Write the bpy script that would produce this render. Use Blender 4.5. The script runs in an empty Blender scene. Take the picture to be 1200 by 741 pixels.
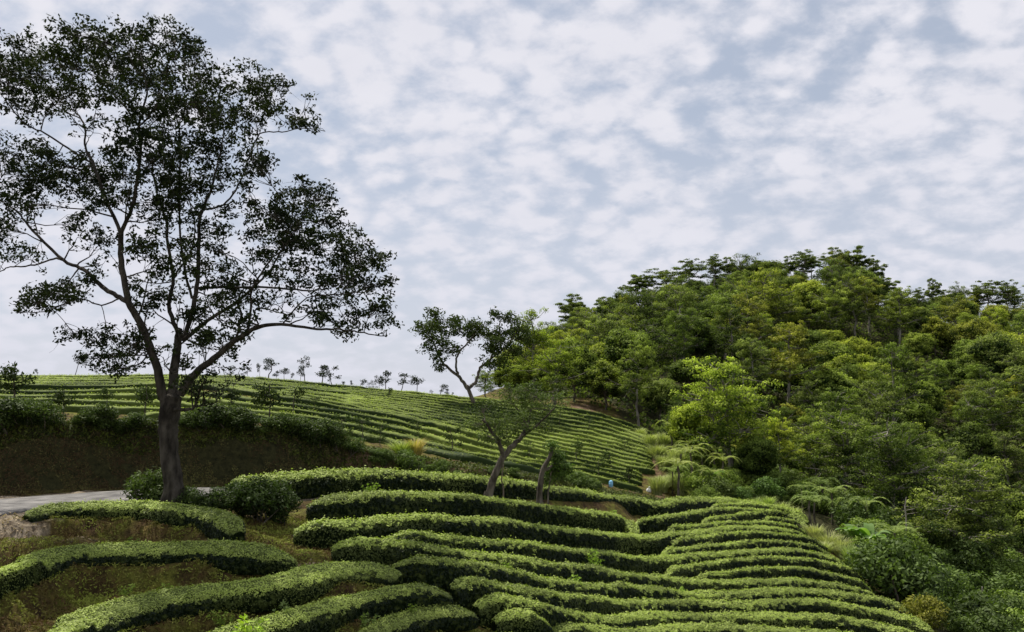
import bpy, math, random
import numpy as np
rng = np.random.default_rng(7)
random.seed(7)
SC = bpy.context.scene
COL = SC.collection

# ------------------------------------------------------------------ camera model
F = 1000.0; W0 = 1200.0; H0 = 741.0
PITCH = math.atan((490 - H0/2) / F)
CT, ST = math.cos(PITCH), math.sin(PITCH)

def ray(u, v):
    u = np.asarray(u, float); v = np.asarray(v, float)
    a = (u - W0/2)/F; c = (H0/2 - v)/F
    return a, CT - ST*c, ST + CT*c

def at(u, v, Y):
    dx, dy, dz = ray(u, v)
    Y = np.asarray(Y, float)
    return np.stack([dx/dy*Y, Y*np.ones_like(dx), dz/dy*Y], -1)

# ------------------------------------------------------------------ small maths
class TPS:
    def __init__(s, P, V, reg=1e-3):
        P = np.asarray(P, float); V = np.asarray(V, float)
        s.m = P.mean(0); s.k = 1.0/np.abs(P - s.m).max()
        s.P = (P - s.m)*s.k
        n = len(P)
        K = s.phi(((s.P[:, None]-s.P[None])**2).sum(-1)) + reg*np.eye(n)
        A = np.zeros((n+3, n+3)); A[:n, :n] = K
        A[:n, n] = 1; A[:n, n+1:] = s.P; A[n, :n] = 1; A[n+1:, :n] = s.P.T
        s.w = np.linalg.solve(A, np.concatenate([V, np.zeros(3)]))
    @staticmethod
    def phi(r2): return .5*r2*np.log(r2 + 1e-12)
    def __call__(s, Q):
        Q = (np.asarray(Q, float) - s.m)*s.k
        out = np.empty(len(Q))
        for i in range(0, len(Q), 4000):
            q = Q[i:i+4000]
            out[i:i+4000] = s.phi(((q[:, None]-s.P[None])**2).sum(-1)) @ s.w[:-3] + s.w[-3] + q @ s.w[-2:]
        return out

_lat = rng.random((256, 256))
def vnoise(x, y):
    xi = np.floor(x).astype(int); yi = np.floor(y).astype(int)
    fx = x-xi; fy = y-yi; fx = fx*fx*(3-2*fx); fy = fy*fy*(3-2*fy)
    g = lambda a, b: _lat[a & 255, b & 255]
    return (g(xi, yi)*(1-fx)+g(xi+1, yi)*fx)*(1-fy)+(g(xi, yi+1)*(1-fx)+g(xi+1, yi+1)*fx)*fy - .5
def fbm(x, y, o=4):
    r = 0; a = 1
    for i in range(o):
        r = r + a*vnoise(x*2**i+17*i, y*2**i+31*i); a *= .5
    return r
def sstep(a, b, x):
    t = np.clip((x-a)/(b-a), 0, 1); return t*t*(3-2*t)

def catmull(P, n):
    """smooth a polyline (any dimension) to n samples per segment"""
    P = np.asarray(P, float)
    Q = np.vstack([2*P[0]-P[1], P, 2*P[-1]-P[-2]])
    out = []
    for i in range(1, len(Q)-2):
        p0, p1, p2, p3 = Q[i-1], Q[i], Q[i+1], Q[i+2]
        for t in np.arange(n)/n:
            out.append(.5*((2*p1)+(-p0+p2)*t+(2*p0-5*p1+4*p2-p3)*t*t+(-p0+3*p1-3*p2+p3)*t**3))
    out.append(P[-1]); return np.array(out)
def resample(P, step):
    d = np.r_[0, np.cumsum(np.linalg.norm(np.diff(P, axis=0), axis=1))]
    n = max(3, int(d[-1]/step)+1); s = np.linspace(0, d[-1], n)
    return np.stack([np.interp(s, d, P[:, k]) for k in range(P.shape[1])], -1)

# ------------------------------------------------------------------ mesh builder
class MB:
    def __init__(s): s.v = []; s.q = []; s.m = []; s.t = []; s.n = 0
    def add(s, V, Q, mat=0, tint=.5):
        V = np.asarray(V, float).reshape(-1, 3); Q = np.asarray(Q, int).reshape(-1, 4)
        s.v.append(V); s.q.append(Q + s.n); s.n += len(V)
        s.m.append(np.full(len(Q), mat)); s.t.append(np.broadcast_to(np.asarray(tint, float), (len(V),)).copy())
    def build(s, name, mats, parent=None, smooth=False):
        me = bpy.data.meshes.new(name)
        V = np.concatenate(s.v); Q = np.concatenate(s.q); M = np.concatenate(s.m); T = np.concatenate(s.t)
        # quads whose last two indices match are triangles
        tri = Q[:, 2] == Q[:, 3]
        me.vertices.add(len(V)); me.vertices.foreach_set('co', V.astype(np.float32).ravel())
        tot = np.where(tri, 3, 4); start = np.r_[0, np.cumsum(tot)[:-1]]
        mask = np.ones(Q.shape, bool); mask[tri, 3] = False
        L = Q[mask]
        me.loops.add(len(L)); me.loops.foreach_set('vertex_index', L.astype(np.int32))
        me.polygons.add(len(Q)); me.polygons.foreach_set('loop_start', start.astype(np.int32))
        me.polygons.foreach_set('loop_total', tot.astype(np.int32))
        me.polygons.foreach_set('material_index', M.astype(np.int32))
        me.polygons.foreach_set('use_smooth', np.full(len(Q), smooth) if isinstance(smooth, bool) else (M == 0))
        a = me.attributes.new('tint', 'FLOAT', 'POINT'); a.data.foreach_set('value', T.astype(np.float32))
        me.update(calc_edges=True); me.validate()
        for m in (mats if isinstance(mats, (list, tuple)) else [mats]): me.materials.append(m)
        o = bpy.data.objects.new(name, me); COL.objects.link(o)
        if parent: o.parent = parent
        return o

def unit(a): return a/(np.linalg.norm(a, axis=-1, keepdims=True)+1e-9)

def leaves(mb, C, N, L, Wd, mat=0, tint=None, up=.0, fold=.0, D=None):
    """diamond leaves at C, facing N, length L, width Wd"""
    n = len(C)
    if n == 0: return
    N = unit(N + rng.normal(0, .01, (n, 3)))
    r = rng.normal(0, 1, (n, 3)) if D is None else D + rng.normal(0, .25, (n, 3))
    r[:, 2] += up
    T = unit(r - (r*N).sum(-1, keepdims=True)*N)
    S = np.cross(N, T)
    L = (np.ones(n)*L)[:, None]; Wd = (np.ones(n)*Wd)[:, None]
    V = np.stack([C - T*L*.5, C + S*Wd*.5 + T*L*.05 - N*Wd*fold, C + T*L*.5, C - S*Wd*.5 + T*L*.05 - N*Wd*fold], 1)
    if tint is None: tint = rng.random(n)
    mb.add(V.reshape(-1, 3), np.arange(4*n).reshape(-1, 4), mat, np.repeat(tint, 4))

def tube(mb, P, R, k=8, mat=0, tint=.5, rough=0.0):
    P = np.asarray(P, float); n = len(P); R = np.ones(n)*R
    T = unit(np.gradient(P, axis=0))
    ref = np.array([0, 1.0, 0]) if abs(T[:, 1]).mean() < .8 else np.array([1.0, 0, 0])
    A = unit(np.cross(T, ref)); B = np.cross(T, A)
    th = np.linspace(0, 2*np.pi, k, endpoint=False)
    rr = R[:, None]*(1 + rough*rng.normal(0, 1, (n, k)))
    V = P[:, None] + rr[..., None]*(np.cos(th)[None, :, None]*A[:, None] + np.sin(th)[None, :, None]*B[:, None])
    i = np.arange(n-1)[:, None]*k; j = np.arange(k)[None]; j2 = (j+1) % k
    Q = np.stack([i+j, i+j2, i+k+j2, i+k+j], -1).reshape(-1, 4)
    mb.add(V.reshape(-1, 3), Q, mat, tint)
    # closed tip
    c = n*k; 
    mb.add(np.vstack([V[-1], P[-1]+T[-1]*R[-1]*.6]), np.array([[a, (a+1) % k, k, k] for a in range(k)]), mat, tint)

# ------------------------------------------------------------------ materials
def nt(m):
    m.use_nodes = True; t = m.node_tree; t.nodes.clear(); return t
def node(t, ty, **kw):
    n = t.nodes.new(ty)
    for k, v in kw.items(): setattr(n, k, v)
    return n
def rgba(c): return (c[0], c[1], c[2], 1)

def leaf_mat(name, c1, c2, trans=.3, rough=.5, spec=.4, scale=.6, tcol=None, bump=0, amp=1.6):
    m = bpy.data.materials.new(name); t = nt(m); L = t.links.new
    a = node(t, 'ShaderNodeAttribute', attribute_name='tint')
    tc = node(t, 'ShaderNodeTexCoord'); nz = node(t, 'ShaderNodeTexNoise'); nz.inputs['Scale'].default_value = scale
    nz.inputs['Detail'].default_value = 3
    L(tc.outputs['Object'], nz.inputs['Vector'])
    ad = node(t, 'ShaderNodeMath', operation='MULTIPLY_ADD'); ad.inputs[1].default_value = amp; ad.inputs[2].default_value = -amp/2
    L(nz.outputs['Fac'], ad.inputs[0])
    s = node(t, 'ShaderNodeMath', operation='ADD', use_clamp=True); L(a.outputs['Fac'], s.inputs[0]); L(ad.outputs[0], s.inputs[1])
    mx = node(t, 'ShaderNodeMix', data_type='RGBA'); L(s.outputs[0], mx.inputs[0])
    mx.inputs[6].default_value = rgba(c1); mx.inputs[7].default_value = rgba(c2)
    oi = node(t, 'ShaderNodeObjectInfo')
    mu = node(t, 'ShaderNodeMix', data_type='RGBA', blend_type='MULTIPLY'); mu.inputs[0].default_value = 1
    L(mx.outputs[2], mu.inputs[6]); L(oi.outputs['Color'], mu.inputs[7])
    p = node(t, 'ShaderNodeBsdfPrincipled'); p.inputs['Roughness'].default_value = rough
    p.inputs['Specular IOR Level'].default_value = spec
    L(mu.outputs[2], p.inputs['Base Color'])
    if bump:
        n2 = node(t, 'ShaderNodeTexNoise'); n2.inputs['Scale'].default_value = bump; n2.inputs['Detail'].default_value = 4; L(tc.outputs['Object'], n2.inputs['Vector'])
        bb = node(t, 'ShaderNodeBump'); bb.inputs['Strength'].default_value = 1; bb.inputs['Distance'].default_value = .08
        L(n2.outputs['Fac'], bb.inputs['Height']); L(bb.outputs[0], p.inputs['Normal'])
    tr = node(t, 'ShaderNodeBsdfTranslucent')
    tm = node(t, 'ShaderNodeMix', data_type='RGBA', blend_type='MULTIPLY'); tm.inputs[0].default_value = 1
    L(mu.outputs[2], tm.inputs[6]); tm.inputs[7].default_value = rgba(tcol or (1.3, 1.5, .6)); L(tm.outputs[2], tr.inputs['Color'])
    ms = node(t, 'ShaderNodeMixShader'); ms.inputs[0].default_value = trans
    L(p.outputs[0], ms.inputs[1]); L(tr.outputs[0], ms.inputs[2])
    o = node(t, 'ShaderNodeOutputMaterial'); L(ms.outputs[0], o.inputs[0])
    return m

def solid_mat(name, c1, c2, scale=3, rough=.9, bump=.0, spec=.3, stretch=(1, 1, 1), detail=6, bscale=None):
    m = bpy.data.materials.new(name); t = nt(m); L = t.links.new
    tc = node(t, 'ShaderNodeTexCoord'); mp = node(t, 'ShaderNodeMapping'); mp.inputs['Scale'].default_value = stretch
    L(tc.outputs['Object'], mp.inputs[0])
    nz = node(t, 'ShaderNodeTexNoise'); nz.inputs['Scale'].default_value = scale; nz.inputs['Detail'].default_value = detail
    L(mp.outputs[0], nz.inputs['Vector'])
    r = node(t, 'ShaderNodeValToRGB'); r.color_ramp.elements[0].position = .35; r.color_ramp.elements[1].position = .68
    r.color_ramp.elements[0].color = rgba(c1); r.color_ramp.elements[1].color = rgba(c2)
    L(nz.outputs['Fac'], r.inputs[0])
    p = node(t, 'ShaderNodeBsdfPrincipled'); p.inputs['Roughness'].default_value = rough
    p.inputs['Specular IOR Level'].default_value = spec
    L(r.outputs[0], p.inputs['Base Color'])
    if bump:
        n2 = node(t, 'ShaderNodeTexNoise'); n2.inputs['Scale'].default_value = bscale or scale*4; n2.inputs['Detail'].default_value = 5
        L(mp.outputs[0], n2.inputs['Vector'])
        b = node(t, 'ShaderNodeBump'); b.inputs['Strength'].default_value = bump; b.inputs['Distance'].default_value = .1
        L(n2.outputs['Fac'], b.inputs['Height']); L(b.outputs[0], p.inputs['Normal'])
    o = node(t, 'ShaderNodeOutputMaterial'); L(p.outputs[0], o.inputs[0])
    return m

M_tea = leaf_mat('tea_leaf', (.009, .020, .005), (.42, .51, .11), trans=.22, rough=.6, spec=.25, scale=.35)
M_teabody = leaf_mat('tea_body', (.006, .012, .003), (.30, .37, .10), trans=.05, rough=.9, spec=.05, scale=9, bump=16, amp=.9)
M_teafar = leaf_mat('tea_leaf_far', (.025, .045, .008), (.42, .51, .10), trans=.28, rough=.7, spec=.15, scale=.12)
M_teafarbody = solid_mat('tea_body_far', (.012, .018, .005), (.03, .042, .012), 4, .95, .6, .1)
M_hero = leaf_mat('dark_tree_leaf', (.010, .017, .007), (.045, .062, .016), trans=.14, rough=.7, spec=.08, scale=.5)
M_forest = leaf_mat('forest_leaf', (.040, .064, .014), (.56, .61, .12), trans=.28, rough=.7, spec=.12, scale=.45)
M_shrub = leaf_mat('shrub_leaf', (.035, .06, .014), (.27, .35, .09), trans=.25, rough=.62, spec=.18, scale=.8)
M_frond = leaf_mat('fern_frond', (.12, .18, .04), (.38, .46, .13), trans=.35, rough=.5, spec=.35, scale=.8)
M_banana = leaf_mat('banana_leaf', (.10, .19, .03), (.24, .36, .09), trans=.4, rough=.35, spec=.5, scale=.8)
M_grass = leaf_mat('tall_grass', (.22, .25, .09), (.60, .60, .32), trans=.3, rough=.6, spec=.2, scale=.8)
M_bark = solid_mat('dark_bark', (.022, .019, .015), (.10, .088, .07), 5, .95, .9, .1, (1, 1, .35), bscale=14)
M_bark2 = solid_mat('grey_bark', (.05, .042, .032), (.19, .165, .13), 5, .95, .7, .1, (1, 1, .4))
M_palebark = solid_mat('pale_bark', (.16, .14, .11), (.36, .33, .27), 3, .9, .4, .1, (1, 1, .4))
M_asphalt = solid_mat('asphalt', (.11, .105, .10), (.28, .265, .245), 1.6, .9, .5, .2, bscale=24, detail=8)
M_rock = solid_mat('weathered_rock', (.07, .06, .045), (.24, .21, .16), 3, .95, .8, .2)
M_blue = solid_mat('faded_blue_plastic', (.16, .42, .62), (.25, .52, .70), 5, .45, .0)
M_white = solid_mat('white_plastic', (.7, .7, .68), (.8, .8, .78), 5, .5, .0)
M_wood = solid_mat('weathered_post', (.10, .08, .06), (.24, .2, .15), 6, .9, .4, .1, (1, 1, .2))

def ground_material():
    m = bpy.data.materials.new('terrain'); t = nt(m); L = t.links.new
    tc = node(t, 'ShaderNodeTexCoord')
    def noise(sc, d=6, r=.6):
        n = node(t, 'ShaderNodeTexNoise'); n.inputs['Scale'].default_value = sc; n.inputs['Detail'].default_value = d
        n.inputs['Roughness'].default_value = r; L(tc.outputs['Object'], n.inputs['Vector']); return n
    def ramp(src, stops):
        r = node(t, 'ShaderNodeValToRGB'); e = r.color_ramp.elements
        while len(e) < len(stops): e.new(.5)
        for k, (p, c) in enumerate(stops): e[k].position = p; e[k].color = rgba(c)
        L(src, r.inputs[0]); return r
    def mix(f, a, b):
        x = node(t, 'ShaderNodeMix', data_type='RGBA'); L(f, x.inputs[0]); L(a, x.inputs[6]); L(b, x.inputs[7]); return x
    n1 = noise(1.3); n2 = noise(5, 8, .7); n3 = noise(.35)
    moss = ramp(n1.outputs['Fac'], [(.36, (.07, .045, .022)), (.5, (.12, .095, .03)), (.64, (.17, .18, .035))])
    fine = ramp(n2.outputs['Fac'], [(.3, (.45, .45, .45)), (.7, (1.7, 1.6, 1.4))])
    mm = node(t, 'ShaderNodeMix', data_type='RGBA', blend_type='MULTIPLY'); mm.inputs[0].default_value = 1
    L(moss.outputs[0], mm.inputs[6]); L(fine.outputs[0], mm.inputs[7])
    soil = ramp(n2.outputs['Fac'], [(.35, (.10, .06, .034)), (.65, (.30, .19, .12))])
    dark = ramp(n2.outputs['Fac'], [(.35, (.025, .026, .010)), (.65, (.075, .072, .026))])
    pale = ramp(n2.outputs['Fac'], [(.35, (.15, .11, .07)), (.62, (.46, .38, .27))])
    def att(nm):
        a = node(t, 'ShaderNodeAttribute', attribute_name=nm)
        k = node(t, 'ShaderNodeMath', operation='MULTIPLY_ADD'); k.inputs[1].default_value = 1.2; k.inputs[2].default_value = -.6
        L(n1.outputs['Fac'], k.inputs[0])
        s = node(t, 'ShaderNodeMath', operation='ADD', use_clamp=True); L(a.outputs['Fac'], s.inputs[0]); L(k.outputs[0], s.inputs[1])
        return ramp(s.outputs[0], [(.38, (0, 0, 0)), (.6, (1, 1, 1))]).outputs[0]
    c = mix(att('soil'), mm.outputs[2], soil.outputs[0])
    c = mix(att('forest'), c.outputs[2], dark.outputs[0])
    c = mix(att('pale'), c.outputs[2], pale.outputs[0])
    p = node(t, 'ShaderNodeBsdfPrincipled'); p.inputs['Roughness'].default_value = .95; p.inputs['Specular IOR Level'].default_value = .15
    L(c.outputs[2], p.inputs['Base Color'])
    b = node(t, 'ShaderNodeBump'); b.inputs['Strength'].default_value = 1; b.inputs['Distance'].default_value = .3
    L(n2.outputs['Fac'], b.inputs['Height']); L(b.outputs[0], p.inputs['Normal'])
    o = node(t, 'ShaderNodeOutputMaterial'); L(p.outputs[0], o.inputs[0])
    return m
M_ground = ground_material()

# ------------------------------------------------------------------ object helpers
def tag(o, label=None, cat=None, group=None, kind=None):
    if label: o['label'] = label
    if cat: o['category'] = cat
    if group: o['group'] = group
    if kind: o['kind'] = kind
    return o
def empty(name, loc=(0, 0, 0), rz=0.0, sc=1.0):
    o = bpy.data.objects.new(name, None); COL.objects.link(o)
    o.location = loc; o.rotation_euler = (0, 0, rz); o.scale = (sc,)*3 if np.isscalar(sc) else sc
    o.empty_display_size = .3
    return o
def dup(root, loc, rz, sc, color=None):
    r = root.copy(); COL.objects.link(r); r.location = loc; r.rotation_euler = (0, 0, rz)
    r.scale = (sc,)*3 if np.isscalar(sc) else sc
    for ch in list(root.children):
        c = ch.copy(); COL.objects.link(c); c.parent = r
        if color is not None and ch.get('tinted'): c.color = (*color, 1)
    return r

# ------------------------------------------------------------------ the tea rows as seen, with the depth of the slope
DP = [(270,572,27),(400,556,29),(560,562,33),(650,573,36),(760,590,40),(850,586,50),(940,606,52),
 (360,583,26),(560,582,29.5),(640,595,33),(740,618,36),(850,598,46),(345,612,23.5),(560,609,26.5),(687,624,31),(777,628,35),
 (850,620,41),(950,629,45),(390,630,22.2),(560,631,25),(735,653,30),(779,655,32),(911,645,38),(991,656,40),(460,651,21.5),(589,667,23),
 (735,674,28),(813,682,31),(940,681,34),(1030,697,35),(540,678,21),(638,692,22.5),(740,704,26),(850,708,28.5),(1000,708,31),(1091,731,30),
 (580,713,20.5),(687,735,22.5),(850,740,26),(1057,738,28),(1100,765,26),(900,756,24.5),(700,752,21.5),(560,742,19.3),
 (33,596,22.6),(149,590,24),(209,596,23.2),(277,615,20.9),(0,669,16.8),(134,642,19.7),(253,641,20),(343,648,19.7),
 (69,741,14.3),(134,714,16),(194,699,17),(253,690,17.6),(374,666,19.6),(467,668,20.1),(257,741,15.7),(360,717,17.2),(449,693,19),(527,690,19.8),
 (434,741,17.5),(509,712,19.4),(553,711,20)]
DP = np.array(DP, float)
depth = TPS(DP[:, :2], np.log(DP[:, 2]), 1e-4)

LEFT = [
 ('topmost left-hand tea hedge, low beside the road in front of the big tree', .72,
  [(33,598),(60,594),(89,592),(149,590.5),(209,596),(253,604),(279,617)]),
 ('second left-hand tea hedge, coming in from the left edge over a mossy bank', .86,
  [(-60,690),(0,669),(45,655),(83,645),(134,642),(194,641),(253,641),(298,644),(345,649)]),
 ('third left-hand tea hedge, a broad curve rising from lower left to the rocks', .88,
  [(30,762),(69,741),(89,729),(134,714),(194,699),(253,690),(298,685),(345,677),(374,668),(419,664),(468,668)]),
 ('fourth left-hand tea hedge, curving up from the bottom edge behind the bright young shoot', .64,
  [(200,768),(257,744),(313,729),(360,717),(404,705),(449,694),(494,688),(528,691)]),
 ('lowest left-hand tea hedge, a short curve at the bottom edge left of the central terraces', .76,
  [(395,768),(434,743),(464,727),(509,713),(555,712)]),
]
CEN = [
 ('longest and topmost tea row below the earth bank, passing behind the leaning tree', 1.00,
  [(268,571),(300,561),(340,557),(394,555),(448,554),(503,557),(560,561.5),(589,564),(638,570.5),(687,578),(711,583),(748,586),(772,592),(789,588),(813,586),(850,586),(880,589),(905,594),(925,599),(945,608)]),
 ('short sliver of tea hedge tucked under the top row of the mound', 0.64,
  [(834,593),(855,592),(877,592),(906,595.5)]),
 ('second tea row down on the left of the terraces, ending at the gully', 1.00,
  [(360,583),(390,582),(421,581),(476,579),(540,582),(589,587),(638,595.4),(687,600),(726,606.4),(745,621)]),
 ('tea row starting right of the gully and rising over the mound top', 0.76,
  [(742,611),(777,607.6),(813,601.5),(850,598),(886,598),(916,601.5),(945,613)]),
 ('short hedge starting midway along the upper part of the right-hand mound', 0.64,
  [(822,610),(857,606),(874,603.5),(899,603)]),
 ('small lens of hedge at the upper right edge of the mound beside the ferns', 0.64,
  [(894,609.6),(918,609.6),(936,613),(944,617.5)]),
 ('fifth row down on the right-hand mound, thin and starting at the gully', 0.64,
  [(780,620),(813,617.4),(857,613.5),(899,614),(925,617.5),(946,622.5)]),
 ('third long tea row down, dipping through the gully and over the mound', 0.88,
  [(345,612),(394,612.5),(448,609),(503,606.5),(540,608.5),(589,611),(638,618.6),(687,624),(735,628.4),(760,631),(779,628),(813,624),(850,620),(886,618.6),(920,622),(952,630)]),
 ('thin row just under the third long row on the right-hand mound', 0.64,
  [(786,634.5),(813,632.5),(857,626),(886,625),(920,628),(945,632),(969,637)]),
 ('straight row starting on the gully wall and crossing the middle of the mound', 0.72,
  [(775,646),(813,642),(862,637.7),(896,636),(920,637),(945,640),(972,645.5)]),
 ('tea row beginning left of centre just above the forked pair of rows', 0.80,
  [(448,625),(503,627),(540,630),(589,635.8),(638,642),(687,646.8),(735,653),(772,655),(825,651.6),(874,647.4),(911,645),(940,646.5),(957,650),(992,657.5)]),
 ('blunt-ended row starting with a thick knob at the foot of the gully', 0.76,
  [(781,667.5),(808,664),(838,659.6),(874,657),(911,655.5),(940,656),(957,658),(988,664.5),(1009,671)]),
 ('slender pointed row wedged below the blunt-ended row on the mound', 0.68,
  [(813,675),(842,672),(874,669),(911,667.5),(940,668.5),(957,670.5),(993,678),(1021,686)]),
 ('tea row whose left end stands alone above the bare rock', 0.84,
  [(389,630),(435,634),(476,638.5),(516,644),(540,647),(589,654),(638,660),(687,666),(735,673.6),(777,679.5),(813,682),(850,682),(886,681),(920,681),(957,683.5),(993,688.5),(1031,698)]),
 ('tea row starting right beside the end of the third left-hand hedge', 0.84,
  [(459,651),(503,656),(540,661),(589,668),(638,679.5),(687,686),(735,688),(789,694),(825,695),(874,694),(920,692.5),(969,695),(1005,700),(1040,705),(1065,710)]),
 ('tea row starting right of the fourth left-hand hedge, ending at the orange shrub', 0.84,
  [(531,677),(560,681),(589,686),(638,693),(674,699),(711,704),(748,704),(784,706),(813,706.5),(850,708.5),(886,708),(920,706.5),(969,707),(1018,714.5),(1066,724),(1093,732)]),
 ('tea row crossing the whole bottom, kinked above the lowest hedges', 0.84,
  [(558,697),(589,700),(625,707),(650,713),(687,720),(718,726),(743,722),(772,720.5),(850,721),(920,722),(969,724.5),(1018,732),(1057,740),(1095,751)]),
 ('short stub of hedge at the lower left corner of the terraces', 0.76,
  [(579,713),(613,717),(647,727)]),
 ('hedge along the bottom edge, right of the short stub', 0.84,
  [(648,731),(687,735.5),(723,740.5),(753,740),(789,735),(825,734.5),(874,736.5),(940,740.5),(1000,746),(1080,761)]),
 ('lowest visible hedge tip at the bottom edge left of centre', 0.80,
  [(552,737),(580,743),(640,752),(740,757),(860,757),(980,763),(1080,778)]),
]
ROWS = []
for lab, wd, P in LEFT + CEN:
    if (lab, wd, P) not in LEFT: wd *= .56 if P[0][0] > 730 else .72
    else: wd *= .86
    P = catmull(P, 6)
    Y = np.exp(depth(P)); P[:, 1] -= 1.0
    G = at(P[:, 0], P[:, 1], Y)
    ROWS.append((lab, wd, G))
HH = [.37]*len(LEFT) + [.68]*len(CEN)

# ------------------------------------------------------------------ terrain height
front = []
for (lab, wd, G), h in zip(ROWS, HH):
    R = resample(G, 2.2); front += [(x, y, z - h) for x, y, z in R]
ROADC = np.array([(2.5,39.3,-3.55),(-1,36.3,-3.15),(-4.5,33.6,-2.85),(-8,31.1,-2.65),(-11.2,29.6,-2.52),(-13.7,27.4,-2.54),(-15.1,24.2,-2.52),(-15.5,20.5,-2.5),(-16.6,14,-2.4),(-18,6,-2.1),(-19,-4,-1.8)])
front += [tuple(p) for p in ROADC]
for x, y, z in ROADC[4:9]: front += [(x-2.2, y+1, z), (x+1.9, y-1, z-.03)]
front += [(0,0,-1.75),(-8,0,-1.8),(8,0,-3),(-9,8,-2.5),(0,6,-2.3),(-9.5,12.5,-3.75),(-4,11.5,-3.9),(0,14,-4.8),(5,15,-5.6),(10,14,-7),(16,20,-9.5),(-40,20,-1.5),(-40,0,-1.5),
          (5,42,-4.5),(8.5,46,-5.2),
          (20,32,-11),(25,40,-12),(21,47,-8.6),(32,38,-13.5),(50,50,-14.5),(40,25,-13),(40,0,-12),(80,40,-12),(20,5,-8)]
def px(L): return [tuple(at(u, v, Y)) for u, v, Y in L]
forest = px([(800,590,56),(840,592,58),(950,606,58),(1000,645,51),(1100,730,42),(1200,760,45),(900,560,75),(1000,585,75),(1100,640,68),(1200,660,70),
 (850,520,92),(950,525,95),(1100,555,95),(1200,575,95),(770,530,82),(760,430,118),(900,440,126),(1050,450,132),(1200,455,132),
 (850,352,172),(930,345,172),(1000,345,172),(770,362,165),(700,400,148),(1060,385,172),(1120,385,175),(1200,388,178),(1300,385,185),(1300,470,140),(1300,600,90),
 (600,462,118),(560,474,125),(600,455,150),(540,478,160),(620,440,140)])
forest += [(60,230,18),(120,230,15),(30,230,13),(-16,200,2),(-16,260,2),(-35,200,1),(-10,170,1.5),(2,230,4),(-12,130,1.8),(150,120,8),(150,60,-5),(200,260,15),(90,330,8),(250,500,5),(0,300,3),(-30,500,5)]
bank = [(-17.7,29.5,-.25),(-14,31.5,-.25),(-9.7,33.5,-.5),(-7.3,36.4,-1.05),(-5.2,38.4,-1.65),(-2.4,40.4,-2.2),(.9,43.7,-2.85),(4.5,47.3,-3.9),(7.7,51,-4.7),(-30,29,0),(-60,28,1)]
hill = px([(0,492,45),(0,467,58),(0,442,76),(200,497,46),(200,467,60),(200,442,78),(400,517,48),(400,482,62),(400,454,80),(560,541,50),(560,507,64),(560,469,84),
 (700,562,58),(700,524,68),(700,487,84),(745,570,60),(768,519,76),(640,552,54),(300,470,60),(300,444,78),(-300,450,60),(-300,440,80),(630,475,86)])
hill += [(-20,100,2.9),(-60,100,3.5),(-5,110,2.2),(-40,150,1),(10,110,3.5),(-100,80,5),(20,105,5.5)]
back = np.array(bank + hill + forest)
frontA = np.array(front + [p for p in forest[:14]] + [tuple(p) for p in (forest[14:])])
Ff = TPS(frontA[:, :2], frontA[:, 2], 2e-5)
Fb = TPS(back[:, :2], back[:, 2], 2e-5)
BKX = [-200,-60,-20,-17,-14.5,-12,-8,-4,-2,1,4.3,7.7,14,25,60,300]
BKY = [27,27,27.6,28.9,30.6,31.7,33.2,35.6,37.3,40.6,44.6,48.6,56,60,64,70]
def Yb(x): return np.interp(x, BKX, BKY)
def axis(segs):
    out = []
    for a, b, s in segs: out += list(np.arange(a, b, s))
    return np.array(out)
gx = np.unique(np.round(np.r_[-1500, -900, -600, -400, -300, -220, -160, -120, axis([(-90,-24,3),(-24,26,.22),(26,60,.9),(60,150,2.5)]), 150, 190, 240, 320, 450, 700, 1000, 1500], 3))
gy = np.unique(np.round(np.r_[-200, -100, -50, -25, -12, -5, axis([(0,12,1),(12,54,.22),(54,100,.7),(100,200,1.6),(200,300,6)]), 300, 350, 430, 560, 800, 1200, 2000], 3))
GX, GY = np.meshgrid(gx, gy, indexing='ij')
Qp = np.stack([np.clip(GX.ravel(), -200, 260), np.clip(GY.ravel(), -20, 500)], -1)
w = sstep(-.15, 1.5, GY.ravel() - Yb(GX.ravel()) + .5*fbm(GX.ravel()*.5, GY.ravel()*.5))
Z = Ff(Qp)*(1-w) + Fb(Qp)*w
xr, yr = GX.ravel(), GY.ravel()
far = sstep(250, 600, np.hypot(xr, yr))
Z = Z*(1-far) + 2.0*far
# bumps, quieter on and beside the road
RC = catmull(ROADC, 8)
dr = np.min(np.hypot(xr[:, None] - RC[None, :, 0], yr[:, None] - RC[None, :, 1]), 1)
quiet = sstep(1.7, 2.8, dr)
Z += quiet*(.16*fbm(xr*1.1, yr*1.1, 4) + .05*fbm(xr*5, yr*5, 2))
# the left-hand hedges stand on terraces with steep little banks below them
HL = np.vstack([resample(G, .3) for _, _, G in ROWS[:5]])
sel = (xr > -18) & (xr < 3) & (yr > 11) & (yr < 26)
dx_ = xr[sel][:, None]-HL[None, :, 0]; dy_ = yr[sel][:, None]-HL[None, :, 1]
dd_ = np.hypot(dx_, dy_) + 100*(dy_ > -.15); dn_ = dd_.min(1)
hv_ = np.hypot(dx_, dy_).min(1)
Z[sel] -= .50*sstep(.46, .8, dn_)*(1-sstep(1.2, 2.6, dn_))*sstep(.25, .6, hv_)
Z[sel] += .10*fbm(xr[sel]*2.3, yr[sel]*2.3, 3)*sstep(.4, .9, hv_)
zr = RC[np.argmin(np.hypot(xr[:, None] - RC[None, :, 0], yr[:, None] - RC[None, :, 1]), 1), 2] - .03
kr = 1 - sstep(2.0, 3.0, dr)
Z = Z*(1-kr) + zr*kr
Zg = Z.reshape(GX.shape)
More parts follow.
